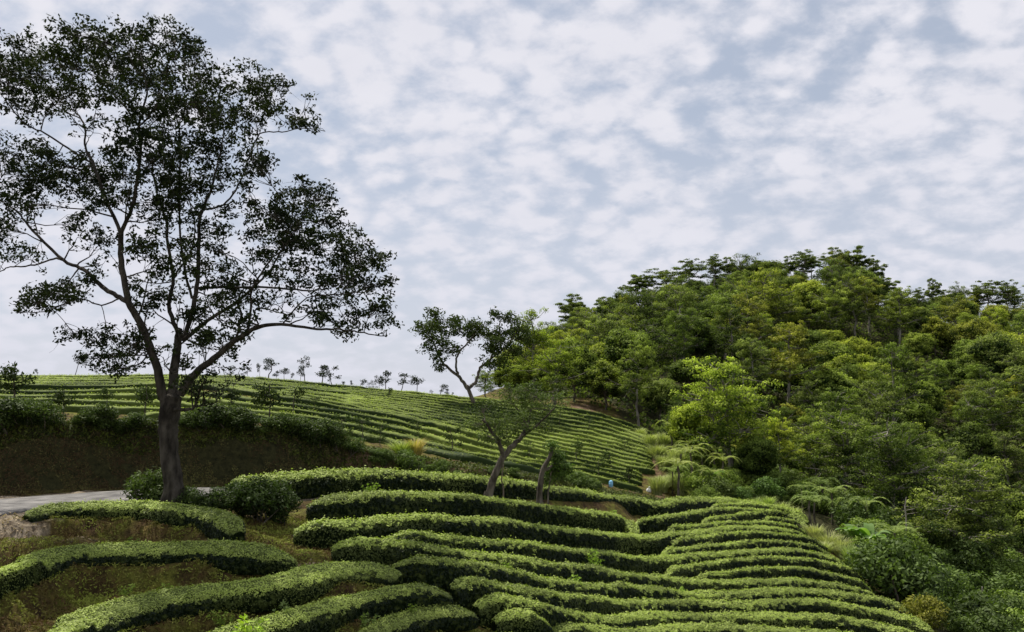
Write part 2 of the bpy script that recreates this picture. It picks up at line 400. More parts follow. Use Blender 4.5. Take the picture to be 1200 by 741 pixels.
def ground(x, y):
    x = np.atleast_1d(np.asarray(x, float)); y = np.atleast_1d(np.asarray(y, float))
    i = np.clip(np.searchsorted(gx, x)-1, 0, len(gx)-2); j = np.clip(np.searchsorted(gy, y)-1, 0, len(gy)-2)
    fx = np.clip((x-gx[i])/(gx[i+1]-gx[i]), 0, 1); fy = np.clip((y-gy[j])/(gy[j+1]-gy[j]), 0, 1)
    return (Zg[i, j]*(1-fx)+Zg[i+1, j]*fx)*(1-fy)+(Zg[i, j+1]*(1-fx)+Zg[i+1, j+1]*fx)*fy
def hit(u, v, y0=13, y1=260, lift=0.0):
    """where the line of sight through (u, v) meets the slope"""
    dx, dy, dz = ray(float(u), float(v))
    Y = np.arange(y0, y1, .15); X = dx/dy*Y; Zr = dz/dy*Y
    below = Zr < ground(X, Y) + lift
    k = int(np.argmax(below)) if below.any() else len(Y)-1
    return np.array([X[k], Y[k], ground(X[k], Y[k])[0]])

nxg, nyg = GX.shape
idx = np.arange(nxg*nyg).reshape(nxg, nyg)
mbg = MB()
mbg.add(np.stack([xr, yr, Z], -1), np.stack([idx[:-1, :-1], idx[1:, :-1], idx[1:, 1:], idx[:-1, 1:]], -1).reshape(-1, 4))
terrain = mbg.build('ground', M_ground, smooth=True); tag(terrain, kind='structure')
def zone(name, val):
    a = terrain.data.attributes.new(name, 'FLOAT', 'POINT'); a.data.foreach_set('value', val.astype(np.float32))
db = yr - Yb(xr)
soil = sstep(-.6, .2, db)*(1-sstep(1.6, 2.6, db))*(.45 + .55*sstep(-9, -2, xr))*(1-sstep(16, 26, xr))
uu = 600 + 1000*xr/np.maximum(yr, 1)
gul = np.exp(-((uu-700-np.interp(yr, [55,62,72,88], [70,72,60,-15]))/ (np.interp(yr,[50,60,80,95],[16,7,16,40])))**2)*sstep(44, 52, yr)*(1-sstep(92, 100, yr))
soil = np.clip(soil + .6*gul, 0, 1)
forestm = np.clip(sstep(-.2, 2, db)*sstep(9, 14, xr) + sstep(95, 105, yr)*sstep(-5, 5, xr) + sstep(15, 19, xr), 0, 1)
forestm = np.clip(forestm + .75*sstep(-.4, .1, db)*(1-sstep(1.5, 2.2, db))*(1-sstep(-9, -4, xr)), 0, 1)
rd2 = sstep(1.3, 1.9, dr)*(1-sstep(2.2, 4.2, dr))*sstep(18, 21, yr)*(1-sstep(-.8, .2, db))*(xr < -6)
pale = np.clip(.8*rd2 + .8*np.exp(-((xr+4.9)**2+(yr-20.9)**2)/.5) + 1.0*np.exp(-((xr+12.2)**2+((yr-21.2)/.7)**2)/2.0) + .35*gul*sstep(60, 75, yr), 0, 1)
zone('soil', soil); zone('forest', forestm); zone('pale', pale)

# ------------------------------------------------------------------ road
rc = catmull(ROADC, 12); T = unit(np.gradient(rc[:, :2], axis=0)); Nn = np.stack([-T[:, 1], T[:, 0]], -1)
mb = MB(); ks = np.linspace(-1.9, 1.9, 9); V = []
for k in ks:
    e = .10*fbm(rc[:, 1]*2.2+k, rc[:, 0]*2.2, 3)*(abs(k) > 1.8)
    V.append(np.stack([rc[:, 0]+Nn[:, 0]*(k+e), rc[:, 1]+Nn[:, 1]*(k+e), rc[:, 2]+.05-.03*(k/1.9)**2], -1))
V = [V[0]-[0, 0, .25]] + V + [V[-1]-[0, 0, .25]]
V = np.stack(V, 1); n, k = V.shape[:2]; I = np.arange(n*k).reshape(n, k)
mb.add(V.reshape(-1, 3), np.stack([I[:-1, :-1], I[:-1, 1:], I[1:, 1:], I[1:, :-1]], -1).reshape(-1, 4))
road = mb.build('road', M_asphalt, smooth=True); tag(road, kind='structure')

# ------------------------------------------------------------------ tea hedges
def hedge(G, width, height, dens, lsize, mats, skirt=.35, step=.25, seed=0, tilt=.3, prof=12, tn=.15, side=.5):
    """G: crest line of the row. One mesh: a rough rounded body closely set with leaves"""
    P = resample(G, step); n = len(P)
    P = P.copy(); base = P[:, 2] - height
    s = np.linspace(0, 1, n); Ls = np.sum(np.linalg.norm(np.diff(P, axis=0), axis=1))
    d = np.minimum(s, 1-s)*Ls
    tap = np.sqrt(np.clip(d/.7, .04, 1))
    T = unit(np.c_[np.gradient(P[:, 0]), np.gradient(P[:, 1])]); Nn = np.stack([-T[:, 1], T[:, 0]], -1)
    ax = np.arange(n)*step
    wv = width*.5*(1 + .22*fbm(ax*.5+seed*7, ax*0+seed, 3))*(.35+.65*tap)
    hv = height*(1 + .12*fbm(ax*.55+seed*13, ax*0+3+seed, 3))*(.45+.55*tap)
    th = np.linspace(0, np.pi, prof)
    cx = np.sign(np.cos(th))*np.abs(np.cos(th))**.6; cz = np.sin(th)**.5
    cx = np.r_[cx[0]*.85, cx, cx[-1]*.85]; cz = np.r_[-skirt/height, cz, -skirt/height]
    k = len(cx)
    jit = 1 + .07*rng.normal(0, 1, (n, k))*.6
    off = wv[:, None]*cx[None]*jit
    # the clipped table slopes with the hill: lower on the downhill edge
    down = np.sign(-Nn[:, 1]+1e-6)[:, None]
    zt = base[:, None]+hv[:, None]*cz[None]*(1+.04*rng.normal(0, 1, (n, k))) - tilt*off*down*np.clip(cz, 0, 1)[None]
    V = np.stack([P[:, 0][:, None]+Nn[:, 0][:, None]*off, P[:, 1][:, None]+Nn[:, 1][:, None]*off, zt], -1)
    mb = MB(); I = np.arange(n*k).reshape(n, k)
    bt = np.clip(np.tile((cz > .9)*.36, (n, 1)) + .06*rng.normal(0, 1, (n, k)), 0, 1)  # light and shade put into the body colour: green top, near-black flanks
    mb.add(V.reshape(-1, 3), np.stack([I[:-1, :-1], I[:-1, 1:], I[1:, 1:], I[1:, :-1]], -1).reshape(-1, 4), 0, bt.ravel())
    for e in (0, n-1):
        c = V[e].mean(0); f = 1 if e == 0 else -1
        mb.add(np.vstack([V[e], c]), np.array([[a, a+1, k, k] if f < 0 else [a+1, a, k, k] for a in range(k-1)]), 0, 0.0)
    # leaves
    arc = 1.3*width + 1.2*height
    Ym = P[:, 1].mean()
    N = int(Ls*arc*dens)
    q = rng.random(N)*(n-1.001); i = q.astype(int); f = q-i
    a = rng.random(N)*(k-1.001)
    # denser on the crown than low down
    a = np.where(rng.random(N) < .25, 1+rng.random(N)*(k-3.001), a); j = a.astype(int); g = a-j
    def bl(A):
        return (A[i, j]*(1-f)[:, None]+A[i+1, j]*f[:, None])*(1-g)[:, None]+(A[i, j+1]*(1-f)[:, None]+A[i+1, j+1]*f[:, None])*g[:, None]
    C = bl(V)
    dv = V[i, j+1]-V[i, j]; du = V[i+1, j]-V[i, j]
    Nm = unit(np.cross(dv, du)); 
    out = C - np.stack([P[i, 0], P[i, 1], base[i]+.1], -1)
    Nm *= np.sign((Nm*out).sum(-1, keepdims=True))
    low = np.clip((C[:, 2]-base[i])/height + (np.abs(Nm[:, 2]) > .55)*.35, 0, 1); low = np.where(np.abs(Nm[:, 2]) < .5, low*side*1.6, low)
    C = C + Nm*(rng.random(N)[:, None]*lsize*.9 - .02)
    C[:, 2] += rng.exponential(.4, N)*lsize*.6*low
    nn = unit(Nm*1.0 + rng.normal(0, .33, (N, 3)) + [0, 0, .15])
    tint = np.clip(-.10 + .88*low**2.2 + rng.normal(0, tn, N)*(.35+.65*low), 0, 1)  # side shade painted into leaf colour: bright on top, near-black below
    keepl = rng.random(N) < .6 + .4*low; C, nn, tint, low = C[keepl], nn[keepl], tint[keepl], low[keepl]; N = len(C)
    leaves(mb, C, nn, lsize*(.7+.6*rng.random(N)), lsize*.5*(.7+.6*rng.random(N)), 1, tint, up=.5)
    # new shoots standing above the clipped top
    return mb.build('tea_hedge', mats, smooth='body')

for r, ((lab, wd, G), h) in enumerate(zip(ROWS, HH)):
    Ym = G[:, 1].mean()
    dens = min(2600, 2100*(20/Ym)**1.7); ls = .050*(Ym/19)**.8
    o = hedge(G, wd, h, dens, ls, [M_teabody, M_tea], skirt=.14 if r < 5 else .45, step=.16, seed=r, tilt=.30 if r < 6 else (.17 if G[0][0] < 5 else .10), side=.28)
    left = r < len(LEFT)
    tag(o, lab, 'tea hedge', 'clipped tea hedges on the left slope' if left else 'clipped tea hedges of the central terraces')

# rows of the far hillside
Tt = np.array([(-60,441),(0,440),(100,441),(200,439.5),(280,441),(350,447),(450,456),(560,466),(640,473),(700,483),(740,495),(768,508)], float)
Kk = np.array([(-60,449),(0,450),(100,451),(200,450),(250,453),(343,465),(400,475),(476,490),(561,510),(621,524),(700,541),(750,553)], float)
ordn = ['first','second','third','fourth','fifth','sixth','seventh','eighth','ninth','tenth','eleventh','twelfth','thirteenth','fourteenth','fifteenth','sixteenth','seventeenth','eighteenth','nineteenth','twentieth','twenty-first','twenty-second','twenty-third','twenty-fourth','twenty-fifth','twenty-sixth']
NT = 12; hillrows = []
for j in range(NT):
    f = (j+.3)/NT
    u0 = -60 if j in (0, 3, 6, 9, 11) else (190 if j % 2 == 0 else 330)
    if j in (1, 5, 8, 10): u0 = 400
    us = np.arange(u0, 767, 7.0)
    vs = np.interp(us, Tt[:, 0], Tt[:, 1])*(1-f) + np.interp(us, Kk[:, 0], Kk[:, 1])*f
    hillrows.append((us, vs))
for k in range(0, 12):
    us = np.arange(-60, 757, 7.0)
    p = np.interp(us, [0, 300, 500, 760], [6.4, 7.4, 7.2, 6.2])
    hillrows.append((us, np.interp(us, Kk[:, 0], Kk[:, 1]) + (k+.1)*p + 1.5*np.sin(us*.021+k)))
hr = 0
for us, vs in hillrows:
    P = []
    for u, v in zip(us, vs):
        # search only beyond the earth bank
        dx, dy, dz = ray(u, v+2.5)
        Y = np.arange(27, 100, .2); X = dx/dy*Y; Zr = dz/dy*Y
        ok = (Zr < ground(X, Y) + .15) & (Y > Yb(X)+3.4)
        if ok.any():
            q = int(np.argmax(ok))
            if q > 0 and (ok[q-1] or Y[q-1] > Yb(X[q-1])+3.4): P.append((u, X[q], Y[q]))
    P = np.array(P)
    if len(P) < 8: continue
    # longest unbroken stretch
    br = np.where((np.diff(P[:, 0]) > 15) | (np.abs(np.diff(P[:, 2])) > 7))[0]
    segs = np.split(P, br+1); P = max(segs, key=len)
    if len(P) < 8: continue
    ker = np.ones(5)/5
    X = np.r_[P[:2, 1], np.convolve(P[:, 1], ker, 'valid'), P[-2:, 1]]; Y = np.r_[P[:2, 2], np.convolve(P[:, 2], ker, 'valid'), P[-2:, 2]]
    G = np.stack([X, Y, ground(X, Y)+.40], -1)
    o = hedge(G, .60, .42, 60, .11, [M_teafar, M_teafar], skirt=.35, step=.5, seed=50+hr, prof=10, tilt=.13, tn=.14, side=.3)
    tag(o, f'{ordn[hr]} tea row down from the skyline on the far hillside', 'tea hedge', 'tea rows on the far hillside')
    hr += 1
print('hill rows', hr)

# ------------------------------------------------------------------ trees
def tufts(mb, C, r, nl, ls, mat=0, flat=.7, tintoff=0.0, outbias=.6, asp=.45):
    """C (k,3) tuft centres; leaves scattered about each, with a soft outward facing"""
    k = len(C); n = k*nl
    d = unit(rng.normal(0, 1, (n, 3))); rr = (rng.random(n)**.5)[:, None]
    rs = np.repeat(np.ones(k)*r, nl)[:, None]
    off = d*rr*rs*[1, 1, flat]
    P = np.repeat(C, nl, 0) + off
    N = unit(d*outbias + [0, 0, .35] + rng.normal(0, .6, (n, 3)))
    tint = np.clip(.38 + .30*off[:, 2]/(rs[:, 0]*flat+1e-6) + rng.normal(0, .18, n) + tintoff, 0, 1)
    leaves(mb, P, N, ls*(.6+.8*rng.random(n)), ls*asp*(.7+.6*rng.random(n)), mat, tint)

def curve_to(a, b, sag=.12, n=6, wob=.05):
    a = np.asarray(a, float); b = np.asarray(b, float); t = np.linspace(0, 1, n)[:, None]
    L = np.linalg.norm(b-a)
    P = a*(1-t)+b*t; P += np.sin(t*np.pi)*L*sag*unit(rng.normal(0, 1, 3))
    P[1:-1] += rng.normal(0, wob*L/n*2, (n-2, 3)); return P

def traced_tree(name, label, cat, Y0, limbs, clumps, dY, barkm, leafm, ls, tuft_r, ntuft, nl, twig_r=.02, group=None, color=(1, 1, 1), root=None, spread=1.0, asp=.45, clw=1.0, rs=1.0, fan=0):
    """limbs: list of (points [(u,v,rpx)], depth offset at the end), first is the trunk"""
    pxm = Y0/F
    base = at(limbs[0][0][0][0], limbs[0][0][0][1], Y0) if root is None else np.array(root)
    E = empty(name, base); tag(E, label, cat, group)
    allpts = []; 
    for li, (pts, d0, d1) in enumerate(limbs):
        pts = np.array(pts, float); sm = catmull(pts, 5)
        t = np.linspace(0, 1, len(sm)); Y = Y0 + d0 + (d1-d0)*t**1.2
        P = at(sm[:, 0], sm[:, 1], Y); R = np.maximum(sm[:, 2]*pxm*(rs if li else .80), .010)
        if li: P[1:-1] += rng.normal(0, .010*Y0/24, (len(P)-2, 3))
        mb = MB(); tube(mb, P-base, R, 10 if R[0] > .1 else 6, rough=.05 if li == 0 else .02)
        if li == 0:  # root flare
            for a in np.linspace(0, 2*np.pi, 6)[:-1]:
                q = P[0]-base + np.array([math.cos(a), math.sin(a), 0])*R[0]*.6
                e = q + np.array([math.cos(a), math.sin(a), 0])*R[0]*1.0 - [0, 0, R[0]*.9]
                tube(mb, np.linspace(q+[0, 0, R[0]*1.6], e, 4), np.linspace(R[0]*.42, R[0]*.12, 4), 6)
        o = mb.build('trunk' if li == 0 else 'limb', barkm, E, smooth=True)
        if li: allpts.append(np.c_[P, R])
        else: allpts.append(np.c_[P[-3:], R[-3:]])
    A = np.vstack(allpts)
    crown = MB(); tw = crown
    # fine branches fanning up from every limb, each with a few sparse tufts
    if fan:
        for arr in allpts[1:]:
            if arr[:, 3].max() < .02: continue
            for q in range(fan):
                a = arr[rng.integers(len(arr)//3, len(arr))]
                tl = rng.uniform(.5, 1.5)*(.6+8*min(a[3], .1))
                e = a[:3] + unit(np.array([rng.normal(0, .55), rng.normal(0, .5), rng.uniform(.35, 1.0)]))*tl
                P = curve_to(a[:3], e, .14, 7); tube(tw, P-base, np.linspace(min(a[3]*.55, .03), .007, 7), 5, 1)
                C = []
                for j in range(5):
                    g = P[rng.integers(2, 7)]; ee = g + unit(rng.normal(0, 1, 3)+[0, 0, .5])*rng.uniform(.25, .6)
                    tube(tw, curve_to(g, ee, .12, 4)-base, np.linspace(.009, .004, 4), 4, 1); C.append(ee)
                tufts(crown, np.array(C)-base, tuft_r*.75, int(nl*.55), ls, asp=asp)
    for cl in clumps:
        u, v, rx, ry = cl[:4]; off = cl[4] if len(cl) > 4 and cl[4] is not None else rng.uniform(-dY, dY); dn = cl[5] if len(cl) > 5 else 1.0
        c = at(u, v, Y0+off); ru, rv = rx*pxm*clw, ry*pxm*clw
        # spring the twig from the nearest limb point, preferring points below
        dd = np.linalg.norm(A[:, :3]-c, axis=1) + .35*np.maximum(0, A[:, 2]-c[2])
        k = int(np.argmin(dd)); a = A[k]
        P = curve_to(a[:3], c, .08, 7)
        r0 = min(a[3]*.6, twig_r*2.2)
        tube(tw, P-base, np.linspace(r0, twig_r*.6, 7), 5, 1)
        m = max(3, int(ntuft*dn*(rx*ry)/900*1.0)+2)
        dirs = unit(rng.normal(0, 1, (m, 3)))*(rng.random((m, 1))**.4)
        C = c + dirs*np.array([ru, min(ru, dY*.5+.1), rv])*spread
        for q in C:
            s = P[rng.integers(3, 7)]
            Q = curve_to(s, q, .12, 5)
            tube(tw, Q-base, np.linspace(twig_r*.7, twig_r*.25, 5), 4, 1)
            if rng.random() < .2:
                e = q + rng.normal(0, 1, 3)*tuft_r*.9
                tube(tw, curve_to(Q[3], e, .1, 4)-base, np.linspace(twig_r*.4, twig_r*.18, 4), 3, 1)
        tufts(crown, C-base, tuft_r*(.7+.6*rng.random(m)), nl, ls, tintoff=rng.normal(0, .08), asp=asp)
    o = crown.build('crown', [leafm, barkm], E); o.color = (*color, 1)
    return E

TL = [  # (points u,v,radius px), depth offset start, end
 ([(205,594,16),(203,565,14),(199,535,13),(197,505,13.5),(199,482,15),(202,465,14)],0,0),
 ([(197,480,10),(190,460,9),(182,425,7.5),(165,379,6.5),(151,354,6),(142,305,5),(142,270,4.6)],0,-.8),
 ([(142,272,4.2),(154,246,3.6),(160,217,3.2),(165,173,2.8),(163,146,2.4),(172,110,1.8),(165,62,1)],-.8,-1.6),
 ([(164,150,1.9),(148,128,1.6),(130,108,1.3),(112,92,.9)],-1.5,-.2),
 ([(163,148,1.8),(180,130,1.5),(193,100,1.2),(198,60,.8)],-1.5,-2.4),
 ([(142,276,3.6),(121,225,2.8),(108,189,2.5),(100,173,2.1),(100,151,1.9),(94,138,1.6),(89,127,1.2),(108,106,.9),(120,99,.6)],-.8,1.2),
 ([(94,139,1.3),(75,130,1.2),(62,121,1),(50,95,.6)],1,2),
 ([(109,192,2),(86,178,1.8),(54,157,1.5),(27,143,1.3),(3,113,.8),(-12,100,.6)],0,-2.2),
 ([(151,354,4.6),(133,345,4.2),(116,333,4),(98,316,3.4),(74,305,3),(38,270,2.3),(21,249,1.8),(0,235,1.2),(-20,215,.8)],-.3,1.8),
 ([(74,305,2.0),(63,303.5,1.9),(35,312,1.6),(12,313,1.3),(0,319,1),(-22,324,.7)],.8,2.4),
 ([(140,350,1.6),(119,358,1.3),(91,351,1.1),(53,365,.9),(22,366,.6)],-.3,-1.4),
 ([(176,410,2),(165,425,1.4),(140,432,1),(112,420,.7)],0,-1.5),
 ([(202,466,10),(203,446,8.5),(207,412,7.5),(210,386,6)],0,.5),
 ([(209,392,4.4),(198,358,4),(203,326,3.4),(196,284,3),(195,260,2.4),(182,221,1.8),(178,180,1.2)],.5,2.2),
 ([(202,330,2.4),(212,312,2),(224,295,1.7),(228,262,1.3),(215,215,.9)],1,2.6),
 ([(208,398,5.6),(217,392,5),(228,351,4.6),(232,316,4.2),(233,270,3.6),(238,243,3.1),(248,221,2.5),(254,195,1.9),(262,160,1.3),(258,118,.9)],.5,1.8),
 ([(238,246,2.3),(258,242,2),(276,224,1.8),(290,190,1.5),(305,157,1.3),(331,155,1.1),(355,150,.9),(381,154,.5)],1.4,-.4),
 ([(303,160,1),(300,135,.8),(315,112,.6)],0,.4),
 ([(225,350,2.6),(214,300,2.2),(210,240,2),(211,162,1.6),(207,135,1.3),(205,60,.8)],.7,-1.0),
 ([(211,463,8),(228,439,7),(250,421,6),(277,399,5),(301,384,3.8),(330,380,2.8),(371,386,2.1),(398,386,1.7),(420,390,1.3),(452,394,.7)],0,-1.8),
 ([(277,400,2.6),(282,369,2.2),(279,352,1.7),(290,330,1.1)],-.4,.8),
 ([(290,388,2.5),(294,361,2.2),(296,339,2),(314,308,1.6),(330,293,1.3),(350,262,.9)],-.5,-1.7),
 ([(214,400,4.2),(243,376,3.5),(277,354,3),(303,331,2.3),(322,308,1.8),(336,278,1.4),(345,240,.9)],.3,1.6),
 ([(231,338,2.8),(262,337,2.3),(314,337,2),(348,340,1.7),(371,340,1.4),(384,330,1.1),(425,318,.7)],.6,.2),
 ([(303,384,1.6),(300,362,1.3),(325,366,1),(345,372,.6)],-.6,-.2),
 ([(330,381,1.4),(360,350,1.1),(400,345,.9),(440,340,.6)],-.8,-2.4),
 ([(205,480,3.4),(219,480,2.8),(228,476,2.4),(236,454,1.8),(242,444,1.0)],-.3,-1),
 ([(228,477,1.4),(243,475,1),(258,470,.5)],-.5,-.9),
]
CLP = [(200,340,16,14,None,.4),(168,330,14,12,None,.4),(225,370,14,12,None,.4),(258,310,16,12,None,.5),(120,310,14,10,None,.4),(300,350,16,10,None,.4),(225,255,16,14,None,.5),(185,265,16,12,None,.5),(150,240,14,12,None,.5),(25,60,28,24),(10,95,24,28),(45,88,34,26),(95,42,32,20),(85,75,40,26),(130,60,32,26),(165,42,26,18),(196,42,26,20),(225,62,24,22),(150,88,36,22),(190,90,36,26),(238,92,26,20),
 (228,125,32,26),(190,135,32,26),(248,130,26,26),(292,92,18,16),(300,112,22,18),(325,103,16,16),(318,122,16,10),(348,140,16,8),(362,146,10,6),(288,134,18,16),(160,125,24,18),(115,110,18,10),(70,110,26,16),
 (18,180,28,22),(22,212,32,24),(58,190,30,20),(10,245,16,14),(58,218,26,18),(88,214,26,20),(5,268,16,14),(12,292,22,9),(110,200,24,22),(138,205,26,22),(112,238,22,16),(88,262,13,14),(150,165,26,20),(180,188,32,26),(214,178,30,26),
 (254,172,26,20),(288,182,24,16),(306,198,13,9),(180,238,26,22),(210,228,26,24),(238,215,16,14),(122,282,16,14),(165,288,22,14),(186,310,16,16),(215,302,14,20),(243,288,17,16),(256,265,16,12),(268,248,12,8),(30,130,20,12),(265,210,14,12),
 (48,345,26,11),(76,340,24,14),(28,356,15,8),(100,328,10,9),(92,398,18,10),(120,398,24,10),(112,420,22,9),(146,410,18,9),(165,395,16,12),(140,430,16,8),(175,350,16,14),(255,330,18,12),(250,352,18,12),(232,398,17,11),(262,398,20,12),(285,380,14,8),(215,425,10,8),(272,412,13,6),(270,365,14,10),(238,370,12,8),
 (345,226,26,16),(372,236,24,20),(318,250,22,14),(350,258,34,18),(388,262,22,18),(298,268,17,12),(336,286,26,16),(378,292,34,18),(412,285,22,12),(420,308,30,14),(390,322,32,14),(445,308,14,11),(436,334,24,12),(440,360,16,13),(452,380,12,10),(374,365,10,15),(386,376,12,8),(420,374,20,10),(400,352,18,8),(310,300,14,8),(330,322,16,8),(292,238,12,7),(284,215,10,8),(350,312,18,8),(410,390,14,5)]
HERO_Y = 24.6
hb = at(205, 594, HERO_Y); hb[2] = ground(hb[0], hb[1])[0] - .05
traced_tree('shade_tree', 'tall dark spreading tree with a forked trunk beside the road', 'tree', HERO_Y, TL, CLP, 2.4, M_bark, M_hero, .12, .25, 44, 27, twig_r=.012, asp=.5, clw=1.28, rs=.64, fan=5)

# middle-distance trees, traced the same way
b = hit(557, 478, 60)
T2L = [([(558,481,3.2),(550,459,2.8),(547,452,2.6)],0,0),
 ([(548,456,2.2),(539,443,1.8),(523,429,1.5),(514,417,1.1),(507,395,.7),(510,375,.5)],0,.8),
 ([(539,443,1.5),(535,433,1.3),(536,417,1.1),(551,399,.8),(560,385,.5)],0,-1.2),
 ([(548,456,2),(558,447,1.8),(563,431,1.5),(575,421,1.3),(583,400,1),(586,378,.6)],0,.6),
 ([(576,420,1),(592,408,.8),(606,390,.5)],.2,-1.2)]
T2C = [(510,370,13,8),(498,382,13,7),(518,386,14,8),(505,395,10,8),(493,388,7,5),(512,418,8,8),(505,408,8,6),(532,376,10,7),(540,384,13,9),(560,382,17,8),(532,408,9,7),(524,398,8,7),(575,392,16,8),(584,370,18,4),(598,375,9,4),(610,384,14,7),(590,392,16,9),(600,412,17,6),(574,412,14,9),(588,402,12,7),(516,428,6,5),(612,398,10,5),(580,425,14,7),(556,395,9,7)]
traced_tree('hillside_tree', 'dark flat-topped tree with two thin stems standing on the far tea hillside', 'tree', b[1], T2L, T2C, 1.8, M_bark2, M_hero, .28, .62, 90, 36, twig_r=.03, root=at(558, 481, b[1]), color=(2.1, 2.1, 1.6), clw=1.2)
T3L = [([(572,584,6),(577,565,5.4),(583,550,5),(590,534,4.4)],0,0),([(589,537,3.4),(600,524,3),(611,512,2.5),(618,498,1.8),(622,480,1)],0,.5),
 ([(590,536,3),(586,522,2.4),(578,508,1.8),(565,492,1.1)],0,-.6),([(610,513,1.6),(630,498,1.2),(650,478,.7)],.2,-.5),([(618,500,1.2),(605,478,.9),(590,462,.6)],.4,1)]
T3C = [(565,480,15,8),(580,496,20,11),(558,497,10,7),(598,472,22,9),(608,494,18,12),(628,466,18,8),(640,480,16,8),(590,456,20,7),(572,510,12,7),(622,480,16,9),(648,468,14,7),(615,455,16,6),(592,512,12,6),(636,500,12,6)]
traced_tree('leaning_tree', 'small leaning tree with soft grey-green foliage between the top two terrace rows', 'tree', 31.0, T3L, T3C, 1.0, M_bark2, M_shrub, .10, .25, 105, 34, twig_r=.010, color=(.72, .74, .72), asp=.35, clw=1.35)
T4L = [([(632,592,4.6),(633,570,4),(636,552,3.6),(644,536,3),(648,522,2)],0,0),([(637,552,1.8),(648,545,1.4),(654,532,.9)],0,.3),([(642,592,1),(643,570,.9),(647,552,.7)],.1,.2)]
T4C = [(655,538,9,10,.2,4),(649,553,10,9,.3,4),(660,550,8,9,.1,4),(646,524,7,6,0,3),(640,562,7,7,.3,2)]
traced_tree('broken_tree', 'broken bare trunk with a few leaves, right of the leaning tree', 'tree', 33.5, T4L, T4C, .4, M_bark2, M_shrub, .10, .22, 60, 36, twig_r=.010, color=(.55, .68, .5))

# ------------------------------------------------------------------ forest tree kinds
def forest_tree(name, R, Ht, nlobe, flat, ls, seed, open_=0.0, nl=300):
    E = empty(name, (0, 0, 0))
    tr = MB(); cr = MB()
    cz = Ht - R*flat
    lean = rng.normal(0, .3, 2)
    tp = curve_to((0, 0, -.6), (lean[0], lean[1], cz), .04, 7); tube(tr, tp, np.linspace(.20, .08, 7)*R/3, 6)
    cs = []
    for i in range(nlobe):
        ph = i*2.399 + rng.normal(0, .35); zz = 1 - (i+.5)/nlobe*(1.75 if open_ < .5 else 1.2)
        rad = math.sqrt(max(0, 1-zz*zz))*rng.uniform(.72, 1.12)
        c = np.array([math.cos(ph)*rad, math.sin(ph)*rad, zz*rng.uniform(.85, 1.1)])*np.array([R, R, R*flat])*.80 + [lean[0], lean[1], cz]
        r = R*rng.uniform(.22, .44)*(.8 if open_ else 1)
        P = curve_to(tp[rng.integers(3, 7)], c, .08, 5); tube(tr, P, np.linspace(.06, .03, 5)*R/3, 5)
        cs.append((c, r))
    for c, r in cs:
        n = int(nl*(r/(R*.34))**2)
        d = unit(rng.normal(0, 1, (n, 3)) + [0, 0, .45])
        ph = rng.random(3)*6
        bumps = 1 + .30*np.sin(d[:, 0]*6+ph[0])*np.sin(d[:, 1]*6+ph[1]) + .2*np.cos(d[:, 2]*7+ph[2])
        rr = r*bumps*(.66+.42*rng.random(n))
        P = c + d*rr[:, None]*[1.15, 1.15, .72]
        N = unit(d + rng.normal(0, .5, (n, 3)))
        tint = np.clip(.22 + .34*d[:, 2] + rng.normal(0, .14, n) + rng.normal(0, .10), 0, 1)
        leaves(cr, P, N, ls*(.6+.8*rng.random(n)), ls*.55*(.7+.6*rng.random(n)), 0, tint)
        if open_ < .3:
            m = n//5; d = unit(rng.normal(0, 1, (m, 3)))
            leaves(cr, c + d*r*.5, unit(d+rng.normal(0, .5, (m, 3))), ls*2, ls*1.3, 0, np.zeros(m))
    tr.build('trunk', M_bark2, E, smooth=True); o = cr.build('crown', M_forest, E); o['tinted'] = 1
    return E
def limbed_tree(name, R, Ht, nlimb, ls, nl=105, low=.35, squash=.8):
    """irregular crown: clusters of foliage carried on separate limbs, with gaps between"""
    E = empty(name, (0, 0, 0)); tr = MB(); cr = MB()
    tp = curve_to((0, 0, -.6), (rng.normal(0, .5), rng.normal(0, .5), Ht*.9), .04, 9); tube(tr, tp, np.linspace(.24, .07, 9)*R/3, 6)
    for i in range(nlimb):
        f = low + (1-low)*(i+.5)/nlimb; st = np.array([np.interp(f, np.linspace(0, 1, 9), tp[:, k]) for k in range(3)])
        ph = i*2.399 + rng.normal(0, .5); ln = R*rng.uniform(.45, 1.15)*(1.15-.75*f**3)
        en = st + np.array([math.cos(ph)*ln, math.sin(ph)*ln, R*rng.uniform(.05, .5)])
        P = curve_to(st, en, .10, 6); tube(tr, P, np.linspace(.09, .03, 6)*R/3, 5)
        shade = rng.normal(0, .10)
        for j in range(rng.integers(7, 11)):
            c = P[rng.integers(2, 6)] + rng.normal(0, .27, 3)*R*[1, 1, .7]; r = R*rng.uniform(.10, .23)
            tube(tr, curve_to(P[3], c, .1, 4), np.linspace(.035, .015, 4)*R/3, 4)
            n = int(nl*(r/(R*.18))**1.8); d = unit(rng.normal(0, 1, (n, 3)) + [0, 0, .4]); q = rng.random(3)*6
            rr = r*(1 + .3*np.sin(d[:, 0]*5+q[0])*np.sin(d[:, 1]*5+q[1]))*(.55+.55*rng.random(n))
            Pq = c + d*rr[:, None]*[1.25, 1.25, squash]
            leaves(cr, Pq, unit(d*[1, 1, 1.3] + rng.normal(0, .5, (n, 3))), ls*(.6+.8*rng.random(n)), ls*.55*(.7+.6*rng.random(n)), 0,
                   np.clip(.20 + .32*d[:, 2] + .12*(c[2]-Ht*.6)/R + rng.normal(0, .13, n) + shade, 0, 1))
    tr.build('trunk', M_palish, E, smooth=True); o = cr.build('crown', M_forest, E); o['tinted'] = 1
    return E
M_palish = solid_mat('lichened_bark', (.09, .08, .065), (.30, .28, .23), 3, .9, .4, .1, (1, 1, .4))
